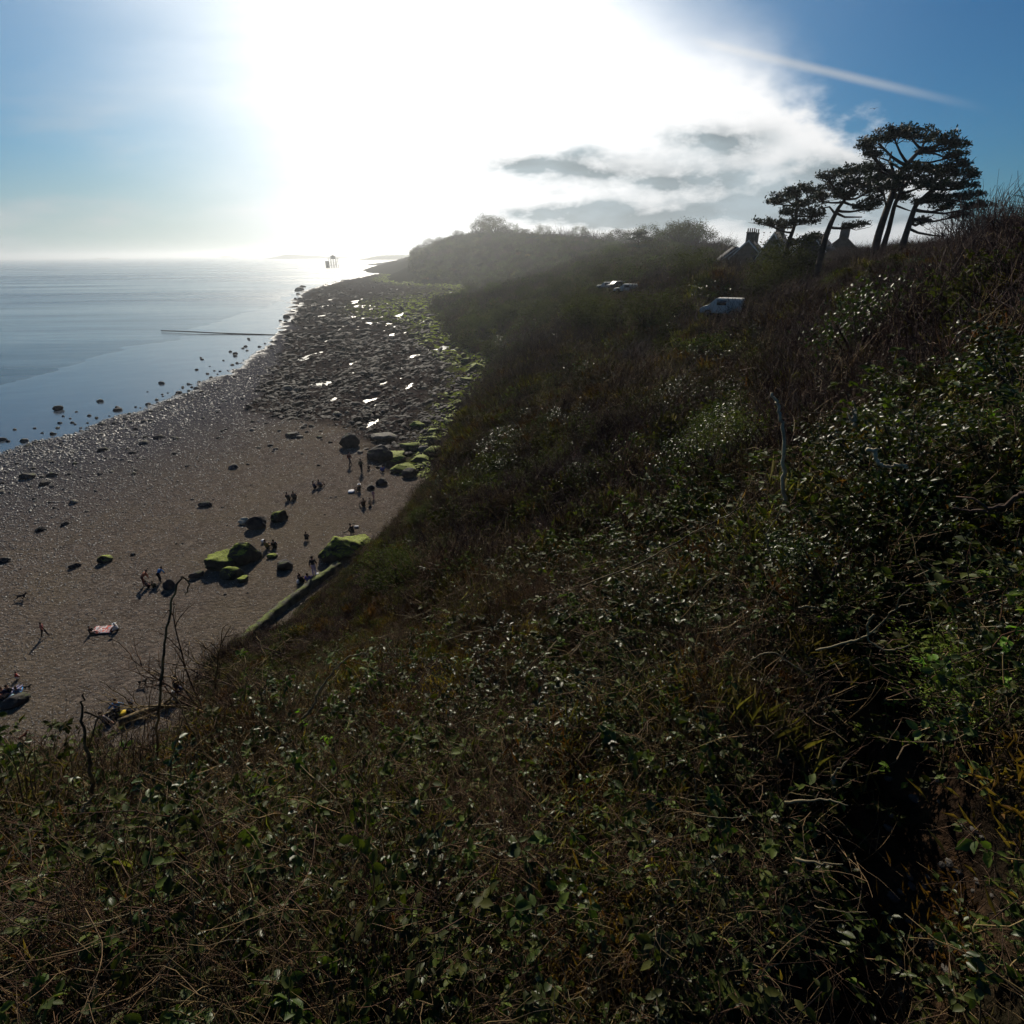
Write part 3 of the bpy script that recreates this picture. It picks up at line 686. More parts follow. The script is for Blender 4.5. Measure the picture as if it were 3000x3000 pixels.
scatter('coastal_woodland', *P, 'dark low woodland clothing the far hillside and headland', 'woodland')

# ------------------------------------------------------------------ finding the ground behind a picture point
def hit(px, py, zoff=0.0):
    d = ray(px, py); hd = math.hypot(d[0], d[1]); r = np.exp(np.linspace(math.log(0.8), math.log(1800), 700))
    P = CP + d[None] * (r / hd)[:, None]; z = land(P[:, 0], P[:, 1]) + zoff
    w = np.nonzero(P[:, 2] < np.maximum(z, 0.0))[0]
    return P[w[0]] if len(w) else P[-1]
def on_beach(px, py):
    p = atz(px, py, 0.0); z = shore(p[0], p[1])[0][0]; p = atz(px, py, z); return np.array([p[0], p[1], z])

# ------------------------------------------------------------------ boulders
def rockmat(name, dark, lightc, moss, amount):
    m = bpy.data.materials.new(name); m.use_nodes = True; k = NT(m.node_tree); b = k.n['Principled BSDF']
    geo = k.new('ShaderNodeNewGeometry'); tc = k.new('ShaderNodeTexCoord'); pos = geo.outputs['Position']
    sp = k.new('ShaderNodeSeparateXYZ'); k.l.new(geo.outputs['True Normal'], sp.inputs[0])
    c = k.mix(k.step(k.noise(pos, 1.6, 5, 0.65), 0.35, 0.65), dark, lightc)
    f = k.math('MULTIPLY', k.step(sp.outputs[2], 0.55, 0.85), k.step(k.noise(pos, 1.2, 4, 0.6), 0.62 - amount * 0.4, 0.80 - amount * 0.4))
    c = k.mix(f, c, k.mix(k.step(k.noise(pos, 5.0, 3, 0.6), .35, .65), tuple(v * .55 for v in moss), moss))
    k.put(b.inputs['Base Color'], c); b.inputs['Roughness'].default_value = 0.8; b.inputs['Specular IOR Level'].default_value = 0.2
    bn = k.new('ShaderNodeBump'); bn.inputs['Strength'].default_value = 0.8; bn.inputs['Distance'].default_value = 0.08
    k.l.new(k.noise(pos, 5.0, 6, 0.7), bn.inputs['Height']); k.l.new(bn.outputs[0], b.inputs['Normal'])
    return m
M['rock_moss'] = rockmat('mossy_rock', (0.022, 0.022, 0.017), (0.06, 0.055, 0.042), (0.24, 0.29, 0.03), 1.0)
M['rock_dark'] = rockmat('dark_rock', (0.020, 0.019, 0.022), (0.06, 0.052, 0.05), (0.07, 0.09, 0.02), 0.25)
M['rock_ledge'] = rockmat('ledge_rock', (0.013, 0.011, 0.013), (0.05, 0.04, 0.038), (0.06, 0.08, 0.015), 0.1)
M['rock_grey'] = rockmat('grey_rock', (0.06, 0.055, 0.05), (0.16, 0.14, 0.125), (0.12, 0.13, 0.05), 0.3)
M['rock_pale'] = rockmat('pale_rock', (0.30, 0.27, 0.20), (0.48, 0.43, 0.34), (0.3, 0.3, 0.1), 0.0)
def _ico(sub):
    import bmesh
    bm = bmesh.new(); bmesh.ops.create_icosphere(bm, subdivisions=sub, radius=1.0)
    v = np.array([x.co[:] for x in bm.verts]); f = [[q.index for q in x.verts] for x in bm.faces]; bm.free(); return v, f
ICO3, ICO2 = _ico(4), _ico(2)
def rock_mesh(name, size, seed, mat, ico=None, cuts=7):
    v, f = ico or ICO3; g = np.random.default_rng(seed); v = v.copy()
    for i in range(cuts):                                   # split faces give a boulder its angular look
        n = g.normal(0, 1, 3); n[2] = abs(n[2]) * (0.4 if i % 2 else 1.3); n /= np.linalg.norm(n); d = g.uniform(.52, .85); s = v @ n
        v -= np.outer(np.maximum(s - d, 0) * 0.92, n)
    a = fbm(v[:, 0] * 1.7 + seed, v[:, 1] * 1.7 + v[:, 2] * 1.3, seed, 4)
    b = fbm(v[:, 0] * 5 + v[:, 2] * 3 + seed, v[:, 1] * 5, seed + 5, 3)
    v = v * (1 + 0.18 * a + 0.10 * b)[:, None] * np.array(size)
    return MB().add(v, tris=f).mesh(name, M[mat], smooth=False)
def boulder(px, py, w, h, mat, label, group=None, seed=1, wide=None, sink=0.3, rz=None):
    """px,py: middle of the boulder in the picture; w,h: its picture size"""
    p = on_beach(px, py + h * 0.38); dep = float((p - CP) @ FV); m = dep * T / 1500
    sx = w * m / 2; sz = h * m / 2 * 0.85; sy = (sx * 0.75) if wide is None else wide
    o = link('boulder', rock_mesh('boulder', (sx, sy, sz), seed, mat), loc=(p[0], p[1] + sy * .5, p[2] + sz * (1 - sink)))
    o.rotation_euler = (0, 0, rz if rz is not None else math.atan2(-p[0], p[1]) + rng.uniform(-.3, .3))
    tag(o, label, 'boulder', group); return o
B = [
 (750,1528,60,58,'rock_dark','dark boulder beside a moss-topped one, long shadow towards the near shore'),
 (815,1512,58,44,'rock_moss','low boulder with a moss-green top touching a taller dark boulder'),
 (718,1618,100,88,'rock_moss','largest rounded boulder of the mossy cluster, shaded side facing the cliff'),
 (650,1640,100,72,'rock_moss','broad mossy boulder with a pitted pale top in front of the rounded one'),
 (674,1680,70,46,'rock_moss','bright green low boulder at the foot of the broad pitted one'),
 (708,1697,40,26,'rock_moss','smallest yellow-green rock at the end of the mossy cluster'),
 (832,1652,52,44,'rock_dark','dark three-cornered boulder alone between the mossy cluster and the bank'),
 (797,1628,32,20,'rock_moss','small flat rock with a green rim just above the three-cornered boulder'),
 (573,1683,42,26,'rock_dark','oval dark boulder seaward of the mossy cluster'),
 (305,1637,42,32,'rock_moss','moss-capped boulder alone on the open shingle with a dark shadow'),
 (217,1657,36,18,'rock_dark','low dark rock seaward of the lone moss-capped boulder'),
 (600,1478,38,20,'rock_dark','dark wedge of rock above the pair of touching boulders'),
 (497,1711,40,40,'rock_dark','dark round boulder beside the bending person in blue'),
 (985,1608,130,90,'rock_moss','big slab of bright mossy rock leaning on the foot of the bank'),
 (1045,1590,100,46,'rock_moss','flatter mossy ledge running from the big slab into the bank'),
 (390,1623,18,10,'rock_dark','tiny dark stone above the group with the child in orange'),
 (10,1641,40,20,'rock_dark','dark flat rock cut by the left border above the running dog'),
 (185,1534,26,16,'rock_dark','small rounded rock on the greyer shingle nearest the lone mossy boulder'),
 (115,1552,32,16,'rock_dark','longer flat rock with a pale stone beside it on the grey shingle'),
 (1025,1290,56,56,'rock_dark','squat black boulder at the corner where the rock ledges begin'),
 (1110,1325,90,60,'rock_dark','black undercut boulder standing above the walkers'),
 (1150,1340,100,34,'rock_moss','long slab with a bright green back among the black boulders'),
 (1180,1372,80,36,'rock_moss','green-backed slab just below the longest one'),
 (1200,1385,46,36,'rock_dark','black block wedged under the lower green slab'),
 (1115,1412,40,26,'rock_dark','dark rock where the boulders run out near the seated people'),
 (1085,1428,26,18,'rock_dark','smallest dark rock behind the person in the white hat'),
 (1125,1278,80,30,'rock_grey','grey flat-topped ledge above the black undercut boulder'),
 (1205,1310,90,32,'rock_moss','mossy ledge up against the cliff foot'),
 (1270,1290,60,30,'rock_moss','bright green rock highest up the cliff foot'),
 (1222,1245,50,24,'rock_moss','rounded green stone apart from the other mossy ledges'),
 (1366,1060,40,26,'rock_moss','vivid green rock below the dark cliff'),
 (715,1526,34,26,'rock_pale','cream patch of pale rock beside the pair of touching boulders'),
 (32,2058,76,34,'rock_dark','dark sloping rock that the nearest seated group leans on'),
 (125,1415,34,20,'rock_dark','black rock on the blue-grey cobbles, short and thick'),
 (75,1395,44,26,'rock_dark','wider black rock near the water line on the blue-grey cobbles'),
 (168,1195,26,18,'rock_dark','dark rock standing alone in the wet sand'),
 (860,1272,52,20,'rock_dark','pair-like long dark rock at the upper edge of the shingle'),
 (925,1418,0,0,None,None)]
for i, b in enumerate(B):
    if b[4]: boulder(*b[:6], seed=11 + i)

for i, (px, py, w_, h_) in enumerate([(1395,1075,60,34),(1372,1112,52,24),(1285,1322,84,40),(1318,1240,56,26),(1268,1262,48,22),(1345,1180,40,20),(1230,1345,60,26)]): boulder(px, py, w_, h_, 'rock_moss', 'vivid green algae-covered ledge at the foot of the slope', 'algae-covered ledges at the foot of the slope', seed=80 + i)
# loose stones one can still count, along the water line and over the upper beach
SMALL = [rock_mesh('stone', (1, .8, .55), 300 + i, 'rock_dark' if i % 3 else 'rock_grey', ICO2, 5) for i in range(7)]
def stones(n, region, smin, smax, label, group, name='stone'):
    k = 0
    while k < n:
        px, py = region(); p = on_beach(px, py)
        if not (p[2] < 0.6 and land(p[0], p[1])[0] < p[2]): continue
        o = link(name, SMALL[rng.integers(0, 7)], loc=(p[0], p[1], p[2])); dep = float((p - CP) @ FV) * T / 1500
        s = dep * rng.uniform(smin, smax) * (2.0 if rng.uniform() < .12 else 1.0); o.scale = (s, s, s * 1.1); o.rotation_euler = (0, 0, rng.uniform(0, 6.28))
        tag(o, label, 'stone', group); k += 1
def along(pts, spread):
    def f():
        t = rng.uniform(0, len(pts) - 1.001); i = int(t); a, b = pts[i], pts[i + 1]
        return a[0] + (b[0] - a[0]) * (t - i) + rng.normal(0, spread * .5), a[1] + (b[1] - a[1]) * (t - i) + rng.normal(0, spread)
    return f
stones(90, along([(0,1290),(250,1245),(450,1180),(620,1115),(760,1050),(820,990)], 20), 3.0, 8.0, 'small dark stone lying in the shallow edge of the wet sand', 'dark stones along the water line')
stones(26, along([(560,1080),(700,1040),(800,1000),(860,880),(900,850)], 14), 4.0, 9.0, 'weedy rock standing out of the wet flats beside the ledges', 'weedy rocks off the ledges')
stones(110, along([(-20,1420),(200,1380),(450,1300),(700,1250),(900,1330)], 60), 3.5, 11.0, 'black rock among the glinting cobbles of the upper shore', 'black rocks on the cobbles')
stones(45, lambda: (rng.uniform(60, 1150), rng.uniform(1420, 1800)), 2.5, 5.5, 'small dark stone lying on the brown shingle', 'stones on the brown shingle')
stones(60, lambda: (rng.uniform(760, 1300), rng.uniform(1120, 1330)), 5, 14.0, 'dark angular block lying on the rock ledges', 'blocks on the rock ledges')

# cobbles nobody could count
COB = bpy.data.collections.new('cobble_forms')
M['cob1'] = principled('wet_cobble', (0.13, 0.12, 0.115), 0.42, 0.45, var=0.3, scale=1.0, objrand=0.6)
M['cob2'] = principled('pale_cobble', (0.24, 0.215, 0.185), 0.6, 0.3, var=0.2, scale=1.0, objrand=0.4)
for i in range(4): COB.objects.link(bpy.data.objects.new('%d_cobble' % i, rock_mesh('cobble', (1, .8, .5), 400 + i, 'rock_dark', ICO2, 3)))
for i, o in enumerate(COB.objects): o.data.materials.clear(); o.data.materials.append(M['cob1' if i < 3 else 'cob2'])
for p in [f for o in COB.objects for f in [o.data]]: p.polygons.foreach_set('material_index', np.zeros(len(p.polygons), np.int32))
n = 95000; px = rng.uniform(-60, 1250, n); py = rng.uniform(1000, 2230, n)
d = (RV[None] * ((px - 1500) / 1500 * T)[:, None] + UV[None] * ((1500 - py) / 1500 * T)[:, None] + FV[None]); q = CP + d * ((0 - H) / d[:, 2])[:, None]
z, dp, ds, rm = shore(q[:, 0], q[:, 1]); ok = (dp > -1) & (rm < .25) & (land_z(q[:, 0], q[:, 1]) < 1.0); dens = np.exp(-np.maximum(dp - 8, 0) / 30) * .8 + .2; ok &= rng.uniform(0, 1, n) < dens
q, z, dp, r = q[ok], z[ok], dp[ok], np.hypot(q[ok, 0], q[ok, 1]); n = len(q)
s = (0.045 + 0.11 * rng.uniform(0, 1, n) ** 3 * (dens[ok])) * np.clip(r / 55, .7, 2.2)
scatter('shingle', np.stack([q[:, 0], q[:, 1], z + s * .1], 1), np.stack([rng.normal(0, .3, n), rng.normal(0, .3, n), rng.uniform(0, 6.28, n)], 1), s, rng.integers(0, 4, n), 'grey and brown cobbles and pebbles strewn over the beach', 'shingle', scatter_tree(COB))

# broken rock lying over the ledges
RUB = bpy.data.collections.new('rubble_forms')
for i in range(6): RUB.objects.link(bpy.data.objects.new('%d_block' % i, rock_mesh('block', (1, .75, .5), 600 + i, 'rock_moss' if i == 5 else 'rock_ledge', ICO2, 8)))
n = 26000; px = rng.uniform(700, 1560, n); py = 800 + (1440 - 800) * rng.uniform(0, 1, n) ** 1.0
d = (RV[None] * ((px - 1500) / 1500 * T)[:, None] + UV[None] * ((1500 - py) / 1500 * T)[:, None] + FV[None]); q = CP + d * ((0 - H) / d[:, 2])[:, None]
z, dp, ds, rm = shore(q[:, 0], q[:, 1]); lzz = land_z(q[:, 0], q[:, 1]); r = np.hypot(q[:, 0], q[:, 1])
cl = vnoise(q[:, 0] * .16, q[:, 1] * .07, 77); ok = (rm > .35) & (lzz < .8) & (z > -.6) & (r < 700) & (rng.uniform(0, 1, n) < .25 + 1.2 * np.clip(cl - .3, 0, 1))
q, z, r, lzz = q[ok], z[ok], r[ok], lzz[ok]; n = len(q); s = (0.16 + 0.42 * rng.uniform(0, 1, n) ** 2.5) * np.clip(r / 85, .75, 3.2)
mo = (vnoise(q[:, 0] * .12, q[:, 1] * .08, 91) > .50) & (lzz > -6); idx = np.where((mo | (lzz > -2.5)) & (rng.uniform(0, 1, n) < .8), 5, rng.integers(0, 5, n))
scatter('ledge_rubble', np.stack([q[:, 0], q[:, 1], z + s * .05], 1), np.stack([rng.normal(0, .25, n), rng.normal(0, .25, n), R(-12 + 90) + rng.normal(0, .5, n)], 1), np.stack([s * 1.7, s, s], 1), idx, 'broken dark rock strewn over the ledges below the cliff', 'rocks', scatter_tree(RUB))

# ------------------------------------------------------------------ people and dogs
def skinned(name, joints, edges, root, sub=2):
    me = bpy.data.meshes.new('t'); nm = list(joints); me.from_pydata([joints[a][0] for a in nm], [(nm.index(a), nm.index(b)) for a, b in edges], [])
    o = bpy.data.objects.new('t', me); COL.objects.link(o)
    md = o.modifiers.new('s', 'SKIN'); md.use_smooth_shade = True
    for i, a in enumerate(nm):
        r = joints[a][1]; me.skin_vertices[0].data[i].radius = (r if isinstance(r, tuple) else (r, r)); me.skin_vertices[0].data[i].use_root = (a == root)
    s2 = o.modifiers.new('u', 'SUBSURF'); s2.levels = s2.render_levels = sub
    dg = bpy.context.evaluated_depsgraph_get(); r = bpy.data.meshes.new_from_object(o.evaluated_get(dg)); r.name = name
    bpy.data.objects.remove(o); return r
_cm = {}
def cloth(c, rough=0.85):
    c = tuple(c)
    if c not in _cm: _cm[c] = principled('cloth_%d' % len(_cm), c, rough, 0.15, var=0.15, scale=6)
    return _cm[c]
SKINC, HAIRC, SHOEC = (0.36, 0.21, 0.15), (0.035, 0.022, 0.015), (0.03, 0.028, 0.028)
EDG = [('pel','spi'),('spi','che'),('che','nek'),('nek','hea'),('hea','top')] + [e for s in 'LR' for e in [('che','sh'+s),('sh'+s,'el'+s),('el'+s,'wr'+s),('wr'+s,'ha'+s),('pel','hi'+s),('hi'+s,'kn'+s),('kn'+s,'an'+s),('an'+s,'to'+s)]]
RAD = dict(pel=.15, spi=.14, che=.165, nek=.06, hea=.10, top=.08, sh=.085, el=.06, wr=.042, ha=.042, hi=.115, kn=.078, an=.055, to=.048)
def pose(kind, lean=0.0, step=0.25, arm=0.0):
    """joint places of a 1.7 m figure facing +y"""
    J = {}
    def torso(p, d):                       # d: unit direction of the back
        p = np.array(p, float); d = np.array(d, float); d /= np.linalg.norm(d)
        J['pel'] = p; J['spi'] = p + d * .22; J['che'] = p + d * .42; J['nek'] = p + d * .55; J['hea'] = J['nek'] + d * .09 + np.array([0, .03, .02]); J['top'] = J['hea'] + np.array([0, 0, .08])
        for s, k in (('L', -1), ('R', 1)): J['sh'+s] = J['che'] + np.array([k * .17, 0, .03]); J['hi'+s] = p + np.array([k * .09, 0, -.04])
    def arms(e, w):
        for s, k in (('L', -1), ('R', 1)):
            E, Wv = np.array(e[s]) * (1, 1, 1), np.array(w[s]); J['el'+s] = J['sh'+s] + E; J['wr'+s] = J['el'+s] + Wv; J['ha'+s] = J['wr'+s] + Wv / np.linalg.norm(Wv) * .09
    dn = {'L': (-.06, -.02, -.27), 'R': (.06, -.02, -.27)}; dn2 = {'L': (0, .08, -.23), 'R': (0, .08, -.23)}
    if kind in ('walk', 'stand', 'bend', 'reach'):
        st = step if kind == 'walk' else .03
        torso((0, 0, .93), (0, lean + (1.3 if kind == 'bend' else .05), 1 if kind != 'bend' else .75))
        for s, k, f in (('L', -1, st), ('R', 1, -st)):
            J['kn'+s] = np.array([k * .10, f * .6 + .05, .50]); J['an'+s] = np.array([k * .11, f * 1.2, .09]); J['to'+s] = J['an'+s] + np.array([0, .16, -.05])
        if kind == 'bend': arms({'L': (-.05, .1, -.25), 'R': (.05, .12, -.25)}, {'L': (0, .05, -.22), 'R': (0, .08, -.22)})
        elif kind == 'reach': arms({'L': (-.06, -.02, -.27), 'R': (.15, .12, .18)}, {'L': (0, .1, -.22), 'R': (-.05, .12, .2)})
        else: arms({'L': (-.07, -.08, -.26), 'R': (.07, .08, -.26)}, {'L': (0, .02, -.24), 'R': (0, .14, -.2)})
    elif kind in ('sit', 'lean'):
        torso((0, 0, .15), (0, -.15 + lean, 1))
        for s, k in (('L', -1), ('R', 1)): J['kn'+s] = np.array([k * .16, .38, .42 if kind == 'sit' else .16]); J['an'+s] = np.array([k * .14, .62 if kind == 'sit' else .82, .10]); J['to'+s] = J['an'+s] + np.array([0, .13, .04 if kind == 'lean' else -.04])
        arms({'L': (-.08, .08, -.24), 'R': (.08, .1, -.22)}, {'L': (.05, .22, -.02), 'R': (-.05, .22, .0)})
        if arm: arms({'L': (-.10, -.16, -.2), 'R': (.2, .05, -.18)}, {'L': (-.03, -.1, -.2), 'R': (.15, .02, -.16)})
    elif kind in ('kneel', 'crouch'):
        h = .42 if kind == 'kneel' else .30
        torso((0, 0, h), (0, .25 + lean, 1))
        for s, k in (('L', -1), ('R', 1)):
            if kind == 'kneel': J['kn'+s] = np.array([k * .12, .30, .09]); J['an'+s] = np.array([k * .11, -.12, .08]); J['to'+s] = J['an'+s] + np.array([0, -.12, -.03])
            else: J['kn'+s] = np.array([k * .16, .33, .50]); J['an'+s] = np.array([k * .13, .12, .09]); J['to'+s] = J['an'+s] + np.array([0, .15, -.04])
        arms({'L': (-.08, .12, -.22), 'R': (.08, .14, -.22)}, {'L': (0, .14, -.16), 'R': (0, .14, -.16)})
    R2 = {}
    for a, p in J.items():
        key = a if a in RAD else a[:2]; R2[a] = (tuple(float(t) for t in p), RAD[key])
    return R2
def person(px, py, hpx, kind, face, top, legs, label, lean=0.0, arm=0, hair=HAIRC, hat=None, group=None, scale=None, z=None, step=.25, bare=False):
    """px,py: where the figure meets the ground in the picture; hpx: its picture height; face: heading in degrees, 0 = away"""
    J = pose(kind, lean, step, arm); p = on_beach(px, py) if z is None else np.array(z, float)
    tall = J['top'][0][2] + .09; dep = float((p - CP) @ FV)
    if scale is None: scale = np.clip(hpx * dep * T / 1500 / math.cos(math.atan2(H, np.hypot(p[0], p[1])) * .9) / tall, 0.55, 1.12)
    me = skinned('person', J, EDG, 'pel')
    mats = [cloth(SKINC, .6), cloth(top), cloth(legs), cloth(SHOEC)]
    for m in mats: me.materials.append(m)
    nm = list(J); jp = np.array([J[a][0] for a in nm]); cls = np.array([0 if a in ('nek', 'hea', 'top') or a[:2] in ('ha', 'wr') else 3 if a[:2] == 'to' else 2 if a[:2] in ('hi', 'kn', 'an') or a == 'pel' else 1 for a in nm])
    if bare: cls[[i for i, a in enumerate(nm) if a[:2] in ('el',)]] = 0
    ct = np.array([f.center[:] for f in me.polygons]); k = ((ct[:, None] - jp[None]) ** 2).sum(-1).argmin(1)
    me.polygons.foreach_set('material_index', cls[k].astype(np.int32))
    o = link('person', me, loc=tuple(p)); s = float(scale); o.scale = (s, s, s); o.rotation_euler = (0, 0, R(-face)); tag(o, label, 'person', group)
    hp = np.array(J['hea'][0]); tp = np.array(J['top'][0]); c = (hp + tp) / 2
    v, f = ICO2; hv = v * np.array([.105, .118, .115]); keep = v[:, 2] + -v[:, 1] * .9 > -.25
    hv = np.where(keep[:, None], hv, hv * .6) + c + np.array([0, -.012, .02])
    hm = part('hat' if hat else 'hair', MB().add(hv, tris=f).mesh('hair', cloth(hat or hair), smooth=True), o)
    if hat:
        mb = MB(); th = np.linspace(0, 2 * math.pi, 15)[:-1]; mb.add([(c[0], c[1], c[2] + .06)] + [(c[0] + .19 * math.cos(t), c[1] + .19 * math.sin(t), c[2] + .03) for t in th], tris=[(0, i + 1, (i + 1) % 14 + 1) for i in range(14)])
        part('brim', mb.mesh('brim', cloth(hat)), o)
    return o
def dog(px, py, lpx, face, col, label, run=False):
    g = .16 if run else 0.0
    J = {'hip': ((0, -.34, .50), .105), 'mid': ((0, -.05, .50), .10), 'che': ((0, .22, .50), .13), 'nek': ((0, .38, .64), .075), 'hea': ((0, .50, .74), .075), 'muz': ((0, .66, .70), .035),
         'tl1': ((0, -.46, .58), .028), 'tl2': ((0, -.62, .70), .018)}
    E_ = [('hip','mid'),('mid','che'),('che','nek'),('nek','hea'),('hea','muz'),('hip','tl1'),('tl1','tl2')]
    for s, k in (('L', -1), ('R', 1)):
        f = g * k
        J['er'+s] = ((k * .06, .47, .84), .022); E_.append(('hea', 'er'+s))
        J['sh'+s] = ((k * .09, .22, .40), .06); J['wr'+s] = ((k * .09, .22 + f, .20), .032); J['fp'+s] = ((k * .09, .22 + f * 2.2, .03), .03)
        J['th'+s] = ((k * .09, -.34, .40), .085); J['kn'+s] = ((k * .09, -.26 - f, .28), .05); J['hk'+s] = ((k * .09, -.42 - f * 1.5, .17), .028); J['hp'+s] = ((k * .09, -.36 - f * 2.4, .03), .03)
        E_ += [('che','sh'+s),('sh'+s,'wr'+s),('wr'+s,'fp'+s),('hip','th'+s),('th'+s,'kn'+s),('kn'+s,'hk'+s),('hk'+s,'hp'+s)]
    me = skinned('dog', J, E_, 'mid'); me.materials.append(cloth(col)); p = on_beach(px, py); dep = float((p - CP) @ FV)
    s = float(np.clip(lpx * dep * T / 1500 / 1.25, .5, 1.1)); o = link('dog', me, loc=tuple(p)); o.scale = (s, s, s); o.rotation_euler = (0, 0, R(-face)); tag(o, label, 'dog'); return o
BLK, NVY, GRY, WHT, RED, TAN = (.018,.018,.022), (.02,.03,.08), (.10,.10,.13), (.72,.72,.74), (.38,.05,.04), (.40,.20,.12)
BLU, LIL, PUR, OLV = (.05,.20,.45), (.33,.31,.46), (.10,.07,.38), (.10,.09,.05)
person(132,1864,45,'walk',80,(.34,.10,.09),BLK,'child in a red top and black leggings walking alone across the shingle',step=.22)
person(345,1848,26,'sit',-95,WHT,BLK,'person in a white top sitting at the inland end of the patterned blanket',lean=.3,hat=(.65,.66,.66))
person(268,1856,24,'lean',95,BLK,BLK,'person all in black sitting at the opposite end of the patterned blanket',lean=.1)
person(423,1716,46,'bend',60,(.33,.13,.08),(.14,.06,.05),'person in an orange-brown top stooping over the group by the round boulder',lean=-.5)
person(470,1706,42,'bend',20,BLU,BLK,'person in a blue top bending forward, back to the cliff, beside the round boulder',lean=-.3)
person(434,1722,24,'sit',30,(.09,.04,.05),BLK,'person in dark maroon sitting low beneath the stooping figure')
person(452,1722,22,'sit',-20,OLV,BLK,'person in dark olive sitting between the stooping and the bending figures')
person(4,2052,34,'sit',15,(.45,.20,.15),NVY,'person with bare pink arms half outside the left border',bare=True)
person(16,2040,34,'lean',-10,NVY,GRY,'person in navy with pale shins stretched out, second from the border on the dark rock')
person(33,2034,34,'lean',5,BLK,LIL,'person in black with lilac-grey legs drawn up, middle of the group on the dark rock')
person(56,2036,30,'lean',-30,(.10,.16,.30),BLU,'person in mid blue at the landward end of the group on the dark rock')
person(49,1990,22,'crouch',40,RED,WHT,'toddler in a red top crouching apart from the group on the dark rock')
person(25,2192,58,'bend',-160,LIL,BLK,'person in a pale lilac shirt bending down with one arm raised',lean=-.9)
person(522,2030,52,'kneel',10,BLK,NVY,'person all in black kneeling upright beside the leafy bank',lean=-.1)
person(347,2086,40,'sit',170,BLU,BLK,'person in a blue hood and black coat sitting beside a yellow bag',arm=1)
person(311,2122,48,'sit',15,(.12,.12,.14),BLK,'person in a charcoal jacket seen from behind, nearest the driftwood',arm=1)
person(382,2070,26,'crouch',100,(.14,.16,.24),GRY,'small child in grey-blue crouching next to the hooded person')
person(1026,1364,42,'walk',30,(.13,.04,.04),(.06,.06,.08),'walker in a maroon top and grey trousers by the squat black boulder')
person(1060,1386,58,'walk',10,OLV,BLK,'tallest walker, dressed in olive and black, close to the undercut boulder',step=.12)
person(1080,1376,16,'crouch',0,(.09,.06,.05),BLK,'toddler in brown crouching to the landward side of the tallest walker')
person(1122,1384,26,'sit',-30,(.07,.10,.42),BLK,'person in bright blue sitting among the dark rocks')
person(1053,1440,30,'sit',-60,BLK,BLK,'person in a white sun hat and black clothes sitting beside a white bag',hat=(.8,.8,.78))
person(1066,1484,30,'sit',-40,(.10,.07,.05),BLK,'person in dark brown sitting with a companion below the white-hatted one')
person(1082,1480,22,'crouch',90,(.50,.38,.26),OLV,'smaller companion in a beige top sitting against the person in dark brown')
person(1095,1462,26,'stand',20,(.42,.25,.30),(.35,.22,.24),'child in pink standing behind the seated brown and beige pair')
person(845,1466,28,'sit',10,BLK,BLK,'seaward one of two people in black sitting side by side on open shingle')
person(862,1463,30,'sit',-10,(.03,.025,.03),BLK,'landward one of two people in black sitting side by side on open shingle')
person(922,1432,24,'sit',40,NVY,BLK,'person in navy sitting with legs out, seaward of a grey-clad companion')
person(938,1428,28,'sit',20,GRY,BLK,'person in grey sitting next to the one in navy, above the two in black')
person(898,1584,26,'crouch',0,BLK,BLK,'lone figure in black crouching between the mossy slab and the dark boulders')
person(1036,1566,34,'crouch',-60,BLK,BLK,'person in black crouching above the big mossy slab with a pale bag held out',lean=.2)
person(783,1608,30,'sit',30,(.16,.12,.02),BLK,'person in mustard brown sitting by the largest mossy boulder with a white bag')
person(805,1606,28,'sit',-15,BLK,BLK,'person in black sitting next to the one in mustard brown')
person(884,1708,30,'sit',20,BLK,BLK,'person in black sitting between a white bag and the figure in purple-blue')
person(905,1708,32,'sit',0,PUR,PUR,'person in vivid purple-blue sitting by the bank railing')
person(874,1700,22,'crouch',60,(.05,.04,.06),BLK,'small dark figure crouching at the seaward end of the group by the railing')
person(922,1686,58,'stand',-10,BLK,LIL,'person in a black top and lilac trousers standing against the mossy slab')
dog(68,1756,34,78,BLK,'black dog running across the open shingle',run=True)
dog(422,2006,34,75,(.02,.018,.015),'slim black dog with pricked ears standing near the kneeling person')
dog(72,2166,34,20,(.12,.03,.015),'reddish brown dog beside the person in pale lilac')
dog(84,2020,26,80,(.03,.03,.025),'dark dog lying close to the group on the dark rock')
def soft(name, px, py, w, h, t, col, label, cat, seed=3, mats=None):
    p = on_beach(px, py); m = float((p - CP) @ FV) * T / 1500; v, f = ICO2
    v = v * (1 + .18 * fbm(v[:, 0] * 2 + seed, v[:, 1] * 2 + v[:, 2], seed, 3))[:, None]; v = np.sign(v) * np.abs(v) ** .7
    o = link(name, MB().add(v * np.array([w * m / 2, h * m / 2, t / 2]), tris=f).mesh(name, cloth(col), smooth=True), loc=(p[0], p[1], p[2] + t * .42)); tag(o, label, cat); return o
soft('bag', 1030, 1442, 20, 22, .28, WHT, 'white bag lying beside the person in the sun hat', 'bag')
soft('bag', 772, 1590, 10, 14, .4, WHT, 'upright white bag beside the person in mustard brown', 'bag', 5)
soft('bag', 875, 1708, 9, 14, .35, WHT, 'white bag at the feet of the black-clad person near the railing', 'bag', 6)
soft('bag', 931, 1688, 8, 14, .35, WHT, 'white bundle at the foot of the mossy slab', 'bag', 7)
soft('bag', 358, 2092, 24, 22, .22, (.6, .42, .04), 'yellow bag on the shingle beside the hooded person', 'bag', 8)
soft('bag', 385, 2084, 26, 20, .22, BLK, 'black bag behind the yellow one', 'bag', 9)
soft('bag', 1045, 1545, 14, 10, .2, (.5, .5, .52), 'pale bag held out by the figure crouching above the mossy slab', 'bag', 10)
soft('jacket', 510, 2028, 12, 14, .18, (.6, .6, .58), 'white jacket dropped beside the kneeling person', 'jacket', 11)
